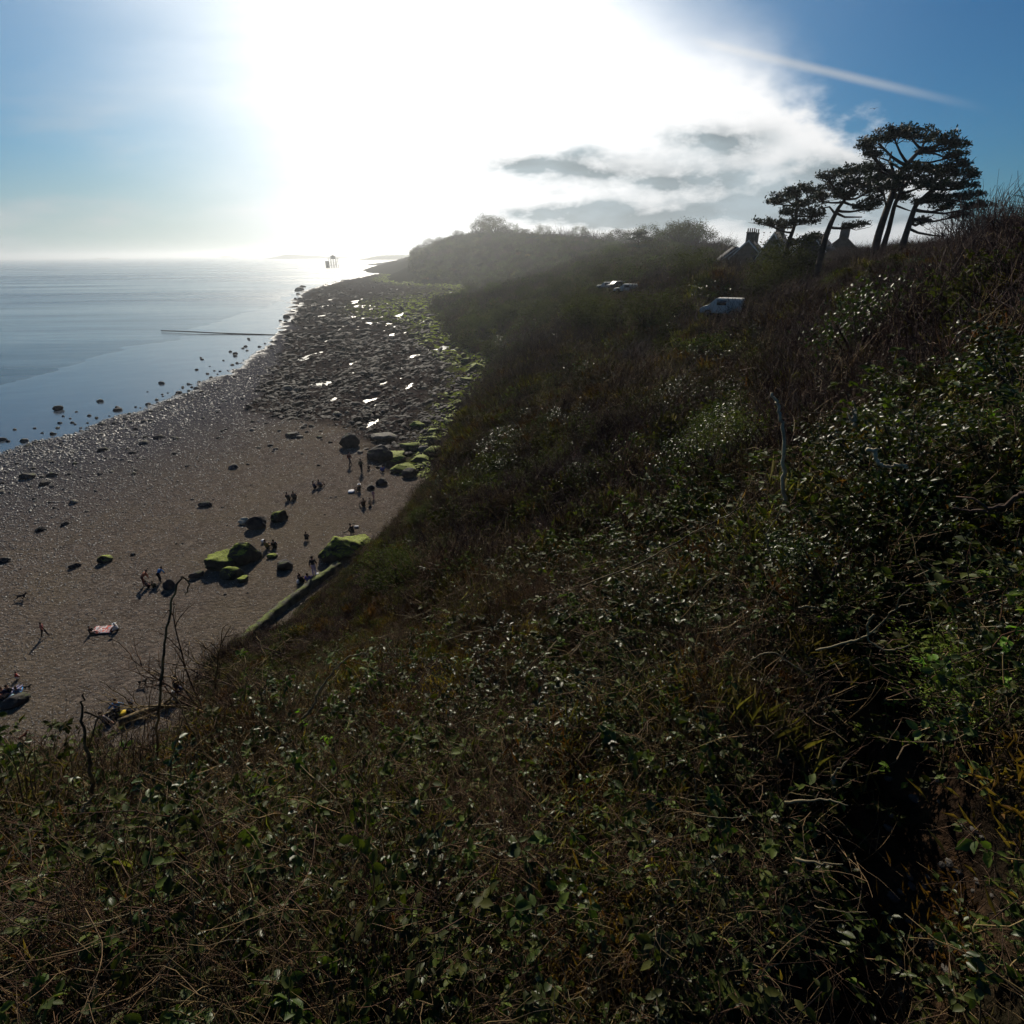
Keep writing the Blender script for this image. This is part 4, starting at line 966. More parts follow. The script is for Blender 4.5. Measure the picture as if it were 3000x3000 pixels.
# blankets: thin rumpled sheets
def blanket(px0, py0, px1, py1, wid, cols, label):
    a = on_beach(px0, py0); b = on_beach(px1, py1); d = b - a; L = np.linalg.norm(d[:2]); ang = math.atan2(d[1], d[0])
    n, k = 22, 12; u, v = np.meshgrid(np.linspace(0, L, n), np.linspace(-wid / 2, wid / 2, k), indexing='ij'); zz = .035 + .05 * fbm(u * 3, v * 3, 4, 3)
    q = np.arange(n * k).reshape(n, k); Q = np.stack([q[:-1, :-1], q[1:, :-1], q[1:, 1:], q[:-1, 1:]], -1).reshape(-1, 4)
    me = MB().add(np.stack([u.ravel(), v.ravel(), zz.ravel()], 1), quads=Q).mesh('blanket', [cloth(c) for c in cols], smooth=True)
    me.polygons.foreach_set('material_index', (vnoise(np.arange(len(me.polygons)) % (k - 1) * .6, np.arange(len(me.polygons)) // (k - 1) * .6, 3) * len(cols)).astype(np.int32) % len(cols))
    o = link('blanket', me, loc=(a[0], a[1], max(a[2], b[2]) + .04)); o.rotation_euler = (0, 0, ang); md = o.modifiers.new('thick', 'SOLIDIFY'); md.thickness = .02; tag(o, label, 'blanket')
blanket(272, 1848, 336, 1846, .95, [(.42, .38, .40), (.30, .26, .28), (.45, .10, .08), (.60, .58, .58)], 'patterned pink and grey picnic blanket with a red patch between two people')
blanket(22, 2046, 62, 2044, .6, [(.50, .62, .72), (.35, .52, .62), (.6, .66, .7)], 'pale blue towel draped along the top of the dark sloping rock')

# ------------------------------------------------------------------ shore structures
a, b = atz(472, 969, -.3), atz(832, 983, -.3); c = atz(1130, 974, 0.1)
pts = [a * (1 - t) + b * t + np.array([0, 0, .02 + .05 * math.sin(9 * t)]) for t in np.linspace(0, 1, 14)] + [b * (1 - t) + c * t + np.array([0, 0, 1.0]) for t in np.linspace(.1, 1, 9)]
o = link('outfall_pipe', MB().tube(pts, .2, 8).mesh('outfall_pipe', M['rock_dark'])); tag(o, 'long dark outfall pipe running from the ledges over the wet flats into the sea', 'pipe')
# pier head far out
pb = atz(979, 784, SEA_Z); mm = float((pb - CP) @ FV) * T / 1500
pier = empty('pier_head', (pb[0], pb[1], SEA_Z)); tag(pier, 'distant Victorian pier head on iron legs with a pointed pavilion roof', 'pier')
w = 10.5 * mm; hd = 23 * mm; mb = MB()
for i in range(4):
    for j in range(2):
        x0 = -w + i * w * 2 / 3; y0 = (j * 2 - 1) * w * .8
        part('leg', MB().tube([(x0 * 1.05, y0, -3), (x0, y0, hd)], .6, 6).mesh('leg', M['iron']), pier)
for zz in (.3, .62): part('brace', MB().tube([(-w, -w * .8, hd * zz), (w, -w * .8, hd * zz)], .18, 5).tube([(-w, w * .8, hd * zz), (w, w * .8, hd * zz)], .18, 5).mesh('brace', M['iron']), pier)
for i in range(3):
    x0 = -w + i * w * 2 / 3; part('brace', MB().tube([(x0, -w * .8, hd * .02), (x0 + w * 2 / 3, -w * .8, hd * .6)], .14, 5).tube([(x0 + w * 2 / 3, -w * .8, hd * .02), (x0, -w * .8, hd * .6)], .14, 5).mesh('brace', M['iron']), pier)
part('deck', MB().box((-w * 1.35, -w * 1.0, hd), (w * 1.7, w * 1.0, hd + .7)).mesh('deck', M['iron']), pier)
rail = MB()
for s in (-1, 1): rail.tube([(-w * 1.35, s * w, hd + 1.7), (w * 1.7, s * w, hd + 1.7)], .07, 4)
for i in range(16): rail.tube([(-w * 1.35 + i * w * 3.05 / 15, -w, hd + .6), (-w * 1.35 + i * w * 3.05 / 15, -w, hd + 1.75)], .05, 4)
part('railing', rail.mesh('railing', M['iron']), pier)
pav = part('pavilion', MB().box((-w * .55, -w * .5, hd + .7), (w * .55, w * .5, hd + 4.2)).mesh('pavilion', M['iron']), pier)
def pyr(b, z0, z1): return MB().add([(-b, -b, z0), (b, -b, z0), (b, b, z0), (-b, b, z0), (0, 0, z1)], tris=[(0,1,4),(1,2,4),(2,3,4),(3,0,4)], quads=[(3,2,1,0)])
part('roof', pyr(w * .75, hd + 4.2, hd + 8.5).mesh('roof', M['iron']), pier); part('spire', MB().tube([(0, 0, hd + 8), (0, 0, hd + 12.5)], (.35, .06), 6).mesh('spire', M['iron']), pier)
part('landing_stage', MB().box((-w * 2.15, -w * .6, -2), (-w * 1.36, w * .6, hd * .78)).mesh('landing_stage', M['iron']), pier)
# railing down the bank
fa, fb = atz(882, 1772, 1.0), atz(1085, 1622, 1.6)
fence = empty('handrail', tuple(fa)); tag(fence, 'low wooden handrail running along the mossy bank above the beach', 'railing'); KIDS['handrail'] = []
for zz in (0, -.55): part('rail', MB().tube([np.zeros(3) + (0, 0, zz), fb - fa + (0, 0, zz)], .07, 6).mesh('rail', M['wood']), fence)
for t in np.linspace(0, 1, 7):
    p = (fb - fa) * t; part('post', MB().box((p[0] - .07, p[1] - .07, p[2] - 1.6), (p[0] + .07, p[1] + .07, p[2] + .08)).mesh('post', M['wood']), fence)
# mossy sea wall along the foot of the bank
wl = np.array([atz(px, py, 0) for px, py in [(600,1962),(700,1890),(800,1802),(900,1724),(990,1662)]]); tt = np.linspace(0, 4, 60)
wl = np.stack([np.interp(tt, range(5), wl[:, i]) for i in range(3)], 1); d = np.gradient(wl, axis=0); d /= np.linalg.norm(d, axis=1)[:, None]; nr = np.stack([d[:, 1], -d[:, 0], d[:, 2] * 0], 1)
prof = [(-.05, -.5), (0, .35), (.06, .55), (.35, .62), (.66, .56), (.75, -.5)]; V = []
for i_, (p, q_) in enumerate(zip(wl, nr)):
    for k_, (u_, z_) in enumerate(prof): V.append(p + q_ * (u_ + rng.normal(0, .04) - .1) + np.array([0, 0, z_ + rng.normal(0, .035) + .12 * vnoise(np.array([i_ * .35]), np.array([k_ * .6]), 5)[0] * (z_ > 0)]))
q_ = np.arange(60 * 6).reshape(60, 6); mb = MB().add(V, quads=np.stack([q_[:-1, :-1], q_[1:, :-1], q_[1:, 1:], q_[:-1, 1:]], -1).reshape(-1, 4))
o = link('sea_wall', mb.mesh('sea_wall', rockmat('wall_moss', (0.03, 0.03, 0.022), (0.09, 0.085, 0.06), (0.13, 0.16, 0.03), .55))); tag(o, 'low moss-covered sea wall along the foot of the bank', 'wall')
# driftwood trunk
a, b = on_beach(352, 2125), on_beach(545, 2050); mid = (a + b) / 2
pts = [a * (1 - t) + b * t + np.array([0, 0, .22 + .06 * math.sin(5 * t)]) for t in np.linspace(0, 1, 9)]
o = link('driftwood_log', MB().tube(pts, np.linspace(.24, .16, 9) * 1.0, 9).tube([pts[5], pts[5] + (.5, .3, .35), pts[5] + (.9, .7, .75)], (.09, .06, .03), 6).mesh('driftwood_log', M['twig'], True)); tag(o, 'weathered driftwood trunk with one broken branch below the seated family', 'log')
a, b = on_beach(255, 2190), on_beach(345, 2150); o = link('driftwood_log', MB().tube([a + (0, 0, .1), (a + b) / 2 + (0, 0, .18), b + (0, 0, .1)], (.10, .13, .07), 8).mesh('driftwood_log', M['wood'], True)); tag(o, 'shorter grey driftwood pole in front of the long trunk', 'log')

# ------------------------------------------------------------------ far land
def far_hill(name, px0, px1, py_base, tops, r, label):
    az = lambda px: atr(px, 745, r)
    n = len(tops); front, back = [], []
    xs = np.linspace(px0, px1, n * 6); hs = np.interp(np.linspace(0, n - 1, n * 6), range(n), tops); mb = MB(); V = []
    for i, (px, h) in enumerate(zip(xs, hs)):
        p = atr(px, 745, r); d = np.array([p[0], p[1], 0]) / r; m = float((p - CP) @ FV) * T / 1500; hz = max(h, 0) * m * (1 + .06 * math.sin(i * 2.3))
        for k, (o_, f) in enumerate(((-.02, 0), (-.012, .45), (.0, .85), (.02, 1.0), (.07, .6), (.12, 0))): V.append((p[0] + d[0] * r * o_, p[1] + d[1] * r * o_, SEA_Z - .5 + hz * f))
    q = np.arange(len(xs) * 6).reshape(-1, 6); Q = np.stack([q[:-1, :-1], q[1:, :-1], q[1:, 1:], q[:-1, 1:]], -1).reshape(-1, 4)
    o = link(name, mb.add(V, quads=Q).mesh(name, M['far_leaf'], True)); o['kind'] = 'structure'; o['label'] = label
far_hill('hills', 770, 1045, 745, [0, 5, 11, 12, 9, 8, 5, 5, 3, 0], 5200, 'low hazy peninsula on the horizon behind the pier head')
far_hill('hills', 1040, 1330, 745, [0, 6, 12, 13, 13, 11, 10, 12, 12], 3300, 'hazy coast between the pier head and the headland')
far_hill('hills', 262, 330, 745, [0, 3, 4, 4, 0], 9000, 'faint flat island on the horizon')
far_hill('hills', 636, 684, 745, [0, 5, 7, 6, 0], 9000, 'faint rounded island on the horizon')
far_hill('hills', 1140, 1330, 770, [0, 21, 26, 27, 26, 22, 22, 24], 1500, 'nearer dark point of the coast beyond the headland')

# ------------------------------------------------------------------ buildings and vehicles
def house(px, py, r, wid, dep_, wall_h, roof_h, rz, label, wallm='stone_wall', chim=((0.2, 3),), board=True):
    p = atr(px, py, r); h = empty('house', tuple(p), rz); tag(h, label, 'house'); w2, d2 = wid / 2, dep_ / 2
    part('wall', MB().box((-w2, -d2, -6), (w2, d2, wall_h)).add([(-w2, -d2, wall_h), (w2, -d2, wall_h), (0, -d2, wall_h + roof_h), (-w2, d2, wall_h), (w2, d2, wall_h), (0, d2, wall_h + roof_h)], tris=[(0,1,2),(4,3,5)]).mesh('wall', M[wallm]), h)
    t = .18; e = .45; k = roof_h / w2; rf = MB()
    for s in (-1, 1):
        v = [(0, -d2 - e, wall_h + roof_h + .02), (s * (w2 + e), -d2 - e, wall_h - e * k + .02), (s * (w2 + e), d2 + e, wall_h - e * k + .02), (0, d2 + e, wall_h + roof_h + .02)]
        rf.add(v + [(a, b, c + t) for a, b, c in v], quads=[(0,1,2,3),(7,6,5,4),(0,4,5,1),(1,5,6,2),(2,6,7,3),(3,7,4,0)])
    roof = part('roof', rf.mesh('roof', M['slate']), h)
    for cx, n in chim:
        y0 = cx * d2 * 2 - d2; ch = part('chimney', MB().box((-.9, y0 - .4, wall_h + roof_h - 1.2), (.9, y0 + .4, wall_h + roof_h + 1.5)).box((-1.0, y0 - .48, wall_h + roof_h + 1.5), (1.0, y0 + .48, wall_h + roof_h + 1.7)).mesh('chimney', M['stone_wall']), roof)
        for i in range(n): part('chimney_pot', MB().tube([(-.7 + 1.4 * i / max(n - 1, 1), y0, wall_h + roof_h + 1.7), (-.7 + 1.4 * i / max(n - 1, 1), y0, wall_h + roof_h + 2.5)], (.17, .14), 8).mesh('chimney_pot', M['render']), ch)
    if board:
        for s in (-1, 1):
            mb = MB(); a = np.array((0, -d2 - e - .06, wall_h + roof_h + .05)); b = np.array((s * (w2 + e), -d2 - e - .06, wall_h - e * k + .05)); dn = np.array((0, 0, -.38)); bk = np.array((0, .05, 0))
            part('bargeboard', mb.add([a, b, b + dn, a + dn, a + bk, b + bk, b + dn + bk, a + dn + bk], quads=[(0,1,2,3),(7,6,5,4),(0,4,5,1),(1,5,6,2),(2,6,7,3),(3,7,4,0)]).mesh('bargeboard', M['white_paint']), h)
    for zz in (wall_h - 2.6,):
        for x0 in (-w2 * .45, w2 * .45):
            wn = part('window', MB().box((x0 - .55, -d2 - .06, zz), (x0 + .55, -d2 - .003, zz + 1.5)).mesh('window', M['white_paint']), h); part('pane', MB().box((x0 - .45, -d2 - .09, zz + .1), (x0 + .45, -d2 - .063, zz + 1.4)).mesh('pane', M['glass']), wn)
house(2188, 806, 160, 7.0, 11, 4.2, 3.4, R(-28), 'stone house with two clusters of chimney pots and a gable facing the sea', chim=((.15, 4), (.85, 4)))
house(2262, 812, 155, 6.4, 10, 4.0, 5.2, R(-34), 'house with the steepest dark gable and white bargeboards behind the leaning pine', 'render', chim=((.55, 2),))
house(2140, 812, 165, 8, 9, 3.6, 3.2, R(-12), 'house with cream rendered walls half hidden by dark trees', 'render', chim=())
house(2375, 800, 150, 8, 10, 3.6, 4.0, R(-38), 'house with a low gable between the two leftmost tall pines', chim=())
house(2455, 785, 170, 8, 12, 3.4, 3.6, R(-30), 'house of which only ridge and two chimney stacks rise over the scrub', chim=((.1, 4), (.6, 3)), board=False)
p = atr(1362, 730, 760); p[2] = land(p[0], p[1])[0] - 2; ft = empty('hilltop_fort', tuple(p), R(5)); tag(ft, 'flat-topped stone building standing on the brow of the headland', 'building')
part('wall', MB().box((-15, -6, -8), (15, 8, 5)).mesh('wall', M['stone_wall']), ft); part('tower', MB().box((-15.2, -6.2, 5), (-3, 4, 7.5)).mesh('tower', M['stone_wall']), ft); part('parapet', MB().box((-15.6, -6.6, 7.5), (-2.6, 4.4, 8)).mesh('parapet', M['stone_wall']), ft)
def vehicle(name, px, py, L, Wd, Hh, hood, rz, label, cat, col='white_paint', zoff=0.0, r=None):
    p = hit(px, py) if r is None else atr(px, py, r); z = land(p[0], p[1])[0] if r is None else p[2]
    v = empty(name, (p[0], p[1], z + zoff), rz); tag(v, label, cat)
    # side profile, x forward
    pr = [(-L/2, .35), (-L/2, Hh * .96), (-L/2 + .15, Hh), (L/2 - hood - .7, Hh), (L/2 - hood, Hh * .62), (L/2 - .1, Hh * .52), (L/2, Hh * .40), (L/2, .35)]
    n = len(pr); mb = MB(); V = [(x, -Wd/2, z_) for x, z_ in pr] + [(x, Wd/2, z_) for x, z_ in pr]
    import bmesh
    bm = bmesh.new(); vs = [bm.verts.new(a) for a in V]; bm.faces.new(vs[:n][::-1]); bm.faces.new(vs[n:])
    for i in range(n): j = (i + 1) % n; bm.faces.new((vs[i], vs[j], vs[n + j], vs[n + i]))
    bmesh.ops.recalc_face_normals(bm, faces=bm.faces); bmesh.ops.bevel(bm, geom=bm.edges[:], offset=.07, segments=2, affect='EDGES'); me = bpy.data.meshes.new('body'); bm.to_mesh(me); bm.free(); me.materials.append(M[col])
    part('body', me, v)
    for x0 in (-L/2 + .8, L/2 - .8):
        for s in (-1, 1):
            wv = part('wheel', MB().tube([(x0, s * (Wd/2 - .12), .34), (x0, s * (Wd/2 + .05), .34)], .34, 16).mesh('wheel', M['rubber']), v); part('rim', MB().tube([(x0, s * (Wd/2 + .045), .34), (x0, s * (Wd/2 + .07), .34)], .20, 12).mesh('rim', M['metal']), wv)
    a0 = L/2 - hood - .72; a1 = L/2 - hood - .02
    part('windscreen', MB().add([(a0 + .05, -Wd/2 + .15, Hh * .97 + .02), (a0 + .05, Wd/2 - .15, Hh * .97 + .02), (a1 + .03, Wd/2 - .12, Hh * .64 + .02), (a1 + .03, -Wd/2 + .12, Hh * .64 + .02)], quads=[(0,1,2,3)]).mesh('windscreen', M['glass']), v)
    for s in (-1, 1):
        part('side_window', MB().box((a0 - 1.0, s * Wd/2 - .015, Hh * .64), (a0 - .1, s * Wd/2 + .015, Hh * .9)).mesh('side_window', M['glass']), v)
        part('headlight', MB().box((L/2 - .03, s * (Wd/2 - .35) - .14, Hh * .34), (L/2 + .03, s * (Wd/2 - .35) + .14, Hh * .42)).mesh('headlight', M['glass']), v)
vehicle('parked_van', 2108, 956, 3.9, 1.8, 1.75, .75, R(150), 'white van parked on the slope, half sunk in dark scrub', 'van', zoff=.8)
vehicle('parked_car', 1772, 872, 4.0, 1.7, 1.45, 1.0, R(170), 'white car at the seaward end of three parked among the hillside trees', 'car', zoff=1.2)
vehicle('parked_car', 1802, 864, 4.0, 1.7, 1.45, 1.0, R(200), 'silver car in the middle of three parked among the hillside trees', 'car', 'metal', zoff=1.2)
vehicle('parked_car', 1830, 880, 4.0, 1.7, 1.45, 1.0, R(165), 'lowest of three pale cars parked among the hillside trees', 'car', zoff=1.2)

# ------------------------------------------------------------------ gull
bp = CP + ray(2561, 319) * 110; gb = MB(); v, f = ICO2; gb.add(v * np.array([.09, .30, .08]), tris=f)
gull = link('gull', gb.mesh('gull', M['slate'], True), loc=tuple(bp)); tag(gull, 'dark gull gliding in the blue sky above the pines', 'bird'); gull.rotation_euler = (0, 0, R(-36))
for s in (-1, 1):
    pts = np.array([(s * .05, .02, .02), (s * .35, .10, .16), (s * .85, -.06, .08)]); ch = [.16, .15, .03]; V = []
    for p, c in zip(pts, ch): V += [p + (0, c, .012), p + (0, -c, .0), p + (0, 0, -.012)]
    part('wing', MB().add(V, quads=[(0,3,4,1),(3,6,7,4),(1,4,5,2),(4,7,8,5),(0,2,5,3),(3,5,8,6)]).mesh('wing', M['slate']), gull)

# ------------------------------------------------------------------ pines
def pine(r, trunk, pads, label, wid=.34, extra=()):
    base = atr(trunk[0][0], trunk[0][1] + 14, r); o = empty('pine_tree', tuple(base)); tag(o, label, 'pine tree', 'tall wind-bent pines on the hilltop')
    T3 = [inplane(x, y, base) - base for x, y in trunk]; T3[0] = T3[0] - (0, 0, 1.6)
    tt = np.linspace(0, len(T3) - 1, len(T3) * 5); tp = np.stack([np.interp(tt, range(len(T3)), [p[i] for p in T3]) for i in range(3)], 1); tp[1:-1] = (tp[:-2] + tp[1:-1] * 2 + tp[2:]) / 4
    mb = MB().tube(tp, np.linspace(wid, wid * .4, len(tp)), 9); part('trunk', mb.mesh('trunk', M['pine_bark'], True), o)
    cr = MB(); mpp = float((base - CP) @ FV) * T / 1500
    for i, (x, y, rx, ry) in enumerate(pads):
        off = rng.uniform(-1, 1) * 2.2; c = inplane(x, y, base, off) - base; a, b = rx * mpp * 1.05, ry * mpp * .95
        j = np.argmin([np.linalg.norm(t - c) + (3 if t[2] > c[2] else 0) for t in tp[3:]]) + 3; st = tp[j]; mid = (st + c) / 2 + np.array([0, 0, -.25 * np.linalg.norm(c - st) * .4])
        bp_ = [st, st * .6 + mid * .4 + (0, 0, -.05), mid, mid * .45 + c * .55 - (0, 0, b * .2), c - (0, 0, b * .35)]
        mb = MB().tube(bp_, np.linspace(.13, .05, 5) * (1.2 if rx > 45 else 1), 6)
        for _ in range(7):
            e = c + rng.normal(0, .5, 3) * np.array([a, a, b]); mb.tube([bp_[3], (bp_[3] + e) / 2 + rng.normal(0, .12, 3), e], (.045, .03, .015), 4, cap=False)
        part('branch', mb.mesh('branch', M['pine_bark']), o)
        b *= .86; nc = int(8 + a * b * 11); cc = rng.normal(0, 1, (nc, 3)); cc /= np.linalg.norm(cc, axis=1)[:, None]; cc *= rng.uniform(.35, 1, (nc, 1)) * np.array([a, a * .9, b]); cc[:, 2] = np.where(cc[:, 2] < 0, cc[:, 2] * .45, cc[:, 2]); cc += c
        k = np.repeat(np.arange(nc), 46); P = cc[k] + rng.normal(0, .19, (len(k), 3)) * np.array([1, 1, .6]); e = np.stack([rng.normal(.5, .6, len(k)), rng.normal(0, .5, len(k)), rng.uniform(0, 6.28, len(k))], 1)
        leaves(cr, P, e, rng.uniform(.14, .34, len(k)), False)
    part('crown', cr.mesh('crown', M['pine']), o)
    for pl_, w0 in extra:
        E3 = [inplane(x, y, base) - base for x, y in pl_]; part('branch', MB().tube(E3, np.linspace(w0, w0 * .4, len(E3)), 7).mesh('branch', M['pine_bark']), o)
pine(74, [(2296,760),(2306,720),(2326,668),(2338,600)], [(2335,558,46,24),(2300,575,42,20),(2272,590,34,16),(2361,596,50,26),(2320,620,42,22),(2250,652,44,13),(2290,660,40,14),(2338,650,52,24),(2388,625,40,26),(2382,694,45,14),(2350,710,32,14),(2380,560,22,14)], 'shortest pine, farthest towards the sea, leaning over the steep gabled house', .30)
pine(68, [(2400,760),(2418,696),(2436,650),(2456,610),(2478,582)], [(2428,518,34,18),(2475,508,44,24),(2524,503,40,24),(2440,548,45,22),(2500,540,50,26),(2467,572,56,22),(2540,556,46,28),(2533,608,46,18),(2560,590,40,20),(2502,661,42,9),(2400,580,22,20)], 'second pine from the sea with a bare leaning trunk and low side branches', .32, [([(2448,628),(2430,606),(2405,610)], .12), ([(2450,624),(2475,636),(2525,636)], .13)])
pine(64, [(2556,770),(2570,700),(2586,648),(2616,564),(2643,498),(2672,465),(2700,436)], [(2535,425,28,20),(2575,408,46,24),(2620,392,44,24),(2665,386,44,22),(2712,398,52,26),(2762,412,46,28),(2800,426,30,16),(2560,452,30,14),(2740,440,50,14),(2792,455,34,12),(2570,490,42,18),(2600,515,40,20),(2590,548,40,20),(2560,525,32,18)], 'tallest pine with the widest flat crown, forked high on its trunk', .36, [([(2625,545),(2618,505),(2606,470),(2612,445)], .16), ([(2643,498),(2600,470),(2565,458)], .1), ([(2690,446),(2740,450),(2790,470)], .1)])
pine(65, [(2578,772),(2590,715),(2603,674),(2621,599),(2647,546),(2680,510)], [(2695,490,52,22),(2650,520,40,22),(2740,500,42,20),(2643,578,34,14),(2700,540,48,20),(2630,548,30,18)], 'slimmer pine standing close behind the trunk of the tallest', .27, [([(2620,600),(2650,612),(2668,618)], .1)])
pine(63, [(2632,775),(2648,706),(2665,652),(2682,602),(2722,564),(2760,535)], [(2801,486,52,24),(2838,512,40,24),(2768,515,44,24),(2744,545,52,22),(2815,545,50,22),(2846,572,44,20),(2868,602,34,12),(2783,606,52,11),(2766,578,56,16),(2704,648,26,10),(2812,630,30,7),(2725,590,40,12)], 'pine farthest inland, its crown spreading away from the sea', .30, [([(2660,668),(2690,682),(2735,690),(2775,692)], .12), ([(2690,592),(2740,578),(2800,588),(2850,598)], .12)])
# small pine on the farther skyline
for px, py, r, s, lab in ((1870, 735, 300, 1.0, 'small flat-topped pine on the skyline seaward of the houses'), (1560, 722, 560, 1.0, 'tiny umbrella-shaped pine far along the headland skyline')):
    m = r * T / 1500 * 1.05
    pine(r, [(px, py), (px + 1, py - 25), (px + 2, py - 42)] if s and r < 400 else [(px, py), (px, py - 18), (px, py - 28)], ([(px - 8,py-48,22,8),(px+12,py-52,24,9),(px-20,py-34,14,6),(px+24,py-36,16,7),(px+2,py-40,20,8),(px-16,py-14,18,8),(px+10,py-12,20,8)] if r < 400 else [(px-8,py-26,12,3),(px+8,py-28,13,4),(px+14,py-20,10,3)]), lab, .3)
    COL.objects[-1]

# ------------------------------------------------------------------ trees and shrubs copied over the slope
def tree_proto(name, label, cat, group, crown, trunk, cname='crown', tname='trunk'):
    o = empty(name); tag(o, label, cat, group); part(tname, trunk, o); part(cname, crown, o); return o
def dome2(nl, ls, mat, nc=46, h=1.0, seed=0):
    mb = MB(); cl = rng.normal(0, 1, (nc, 3)); cl /= np.linalg.norm(cl, axis=1)[:, None]; cl *= rng.uniform(.5, 1, nc)[:, None]; cl[:, 2] = cl[:, 2] * .55 * h + .95 * h
    k = rng.integers(0, nc, nl); P = cl[k] + rng.normal(0, .15, (nl, 3)) * np.array([1, 1, .7]); e = np.stack([rng.normal(0, .6, nl), rng.normal(0, .6, nl), rng.uniform(0, 6.28, nl)], 1)
    leaves(mb, P, e, ls * rng.uniform(.6, 1.3, nl), False); tk = MB().tube([(0, 0, -.4), (.03, 0, .4), (0, .03, .9)], (.07, .05, .03), 7)
    for c in cl[:12]: tk.tube([(.02, 0, .4), (c * .5) + (0, 0, .2), c], (.03, .02, .008), 4, cap=False)
    return mb.mesh('crown', M[mat]), tk.mesh('trunk', M['pine_bark'])
def bare2(n, h):
    cr = tangle(n, 1.0, .008, 1.6, .12, .3, 6, 4); tk = MB().tube([(0, 0, -.6), (.02, 0, .1), (0, .02, .5)], (.05, .04, .02), 6); return cr.mesh('crown', M['twig_plum']), tk.mesh('trunk', M['twig'])
ever = [tree_proto('evergreen_tree', 'dark rounded evergreen standing in the hillside wood', 'tree', 'dark round trees over the far hillside', *dome2(4200, .06, 'far_leaf')) for _ in range(3)]
bare = [tree_proto('bare_tree', 'leafless twiggy tree on the hillside and its skyline', 'tree', 'bare trees along the hill', *bare2(90, 1)) for _ in range(3)]
glos = [tree_proto('evergreen_shrub', 'glossy-leaved shrub catching the sun on the slope', 'shrub', 'glossy shrubs on the slope', *dome2(1500, .06, 'leaf_gloss', 34), cname='foliage', tname='stem') for _ in range(2)]
thorn = [tree_proto('thorn_bush', 'dense brown leafless thorn bush on the slope', 'shrub', 'thorn bushes over the slope', *((lambda c: (c[0], c[1]))((tangle(150, .9, .007, .9, .16, .75, 5, 4).mesh('foliage', M['twig']), MB().tube([(0,0,-.4),(0,0,.2)], (.05,.03), 6).mesh('stem', M['twig'])))), cname='foliage', tname='stem') for _ in range(2)]
priv = [tree_proto('privet_bush', 'pale sunlit privet', 'bush', None, *dome2(5200, .045, 'leaf_sun', 60), cname='foliage', tname='stem')]
used = set()
def put(protos, px, py, s, sz=None, r=None, label=None, group='-', sink=.1):
    o = protos[rng.integers(0, len(protos))]
    if o.name in used: o = copy_tree(o)
    else: used.add(o.name)
    if r is None: p = hit(px, py); z = land(p[0], p[1])[0]
    else: p = atr(px, py, r); z = land(p[0], p[1])[0]
    o.location = (p[0], p[1], z - sink * s); o.scale = (s, s, (sz or s)); o.rotation_euler = (0, 0, rng.uniform(0, 6.28))
    if label: o['label'] = label
    if label and group is None and 'group' in o.keys(): del o['group']
    return o
for i in range(95):
    px = rng.uniform(1230, 2300); py = rng.uniform(740, 1010) + max(0, (px - 1900)) * .02
    p = hit(px, py); r = math.hypot(p[0], p[1])
    if r > 900 or p[2] < 1.0 or (px > 2040 and py < 860) or abs(px - 2115) < 70 and 880 < py < 1010 or abs(px - 1800) < 60 and 840 < py < 920: continue
    put(ever if rng.uniform() < .62 else bare, px, py, np.clip(rng.uniform(2.2, 3.6) * (1 + r / 500), 2, 7))
def sky_r(px):
    best = (9e9, 0)
    for r in np.exp(np.linspace(math.log(60), math.log(1000), 160)):
        q = atr(px, 745, r); z = land(q[0], q[1])[0]; p = np.array([q[0], q[1], z - H]); py = 1500 - (p @ UV) / (p @ FV) / T * 1500
        if py < best[0]: best = (py, r)
    return best[1]
for px, hp, kd in [(1235,12,0),(1262,15,0),(1290,14,0),(1345,12,0),(1410,22,0),(1432,26,0),(1452,24,0),(1475,16,0),(1500,18,0),(1522,12,0),(1545,14,0),(1590,18,0),(1612,14,1),(1640,30,1),(1655,36,1),(1672,30,1),(1700,20,0),(1722,30,1),(1742,34,1),(1760,26,1),(1785,18,0),(1805,22,0),(1828,18,0),(1850,24,0),(1895,28,0),(1912,32,0),(1945,40,0),(1965,52,0),(1985,58,0),(2002,54,0),(2020,60,0),(2040,58,0),(2058,50,1),(2075,60,1),(2092,54,1),(2108,44,1),(2125,34,0),(2300,30,0),(2330,24,1)]:
    r = sky_r(px) * .985; mp = r * T / 1500 * 1.02; put(ever if kd == 0 else bare, px, 740, hp * mp * (2.1 if px < 1900 else 1.2) / (1.45 if kd == 0 else 1.35), r=r, sink=.08)
for px, py, r, s in [(2480,770,80,4.5),(2515,772,76,5),(2545,770,70,4.5),(2610,772,66,5),(2690,770,58,5.5),(2735,765,54,6),(2775,755,50,6.5),(2810,745,46,6.5),(2845,735,43,7),(2870,728,40,6.5),(2905,715,37,6),(2940,705,34,6),(2975,700,31,5.5),(3005,695,29,5),(2650,765,60,5)]: put(bare, px, py, s * (.85 if r > 100 else .42), s * (1.0 if r > 100 else .6), r=r, sink=.1)
for i in range(60):
    px = rng.uniform(1250, 3000); py = rng.uniform(960, 1480)
    p = hit(px, py)
    if p[2] < 1.5 or (abs(px - 2110) < 130 and py < 1080): continue
    r = math.hypot(p[0], p[1]); put(thorn if rng.uniform() < .72 else glos, px, py, np.clip(rng.uniform(.6, 1.1) * (0.5 + r / 26), .35, 3.2), sink=.25)
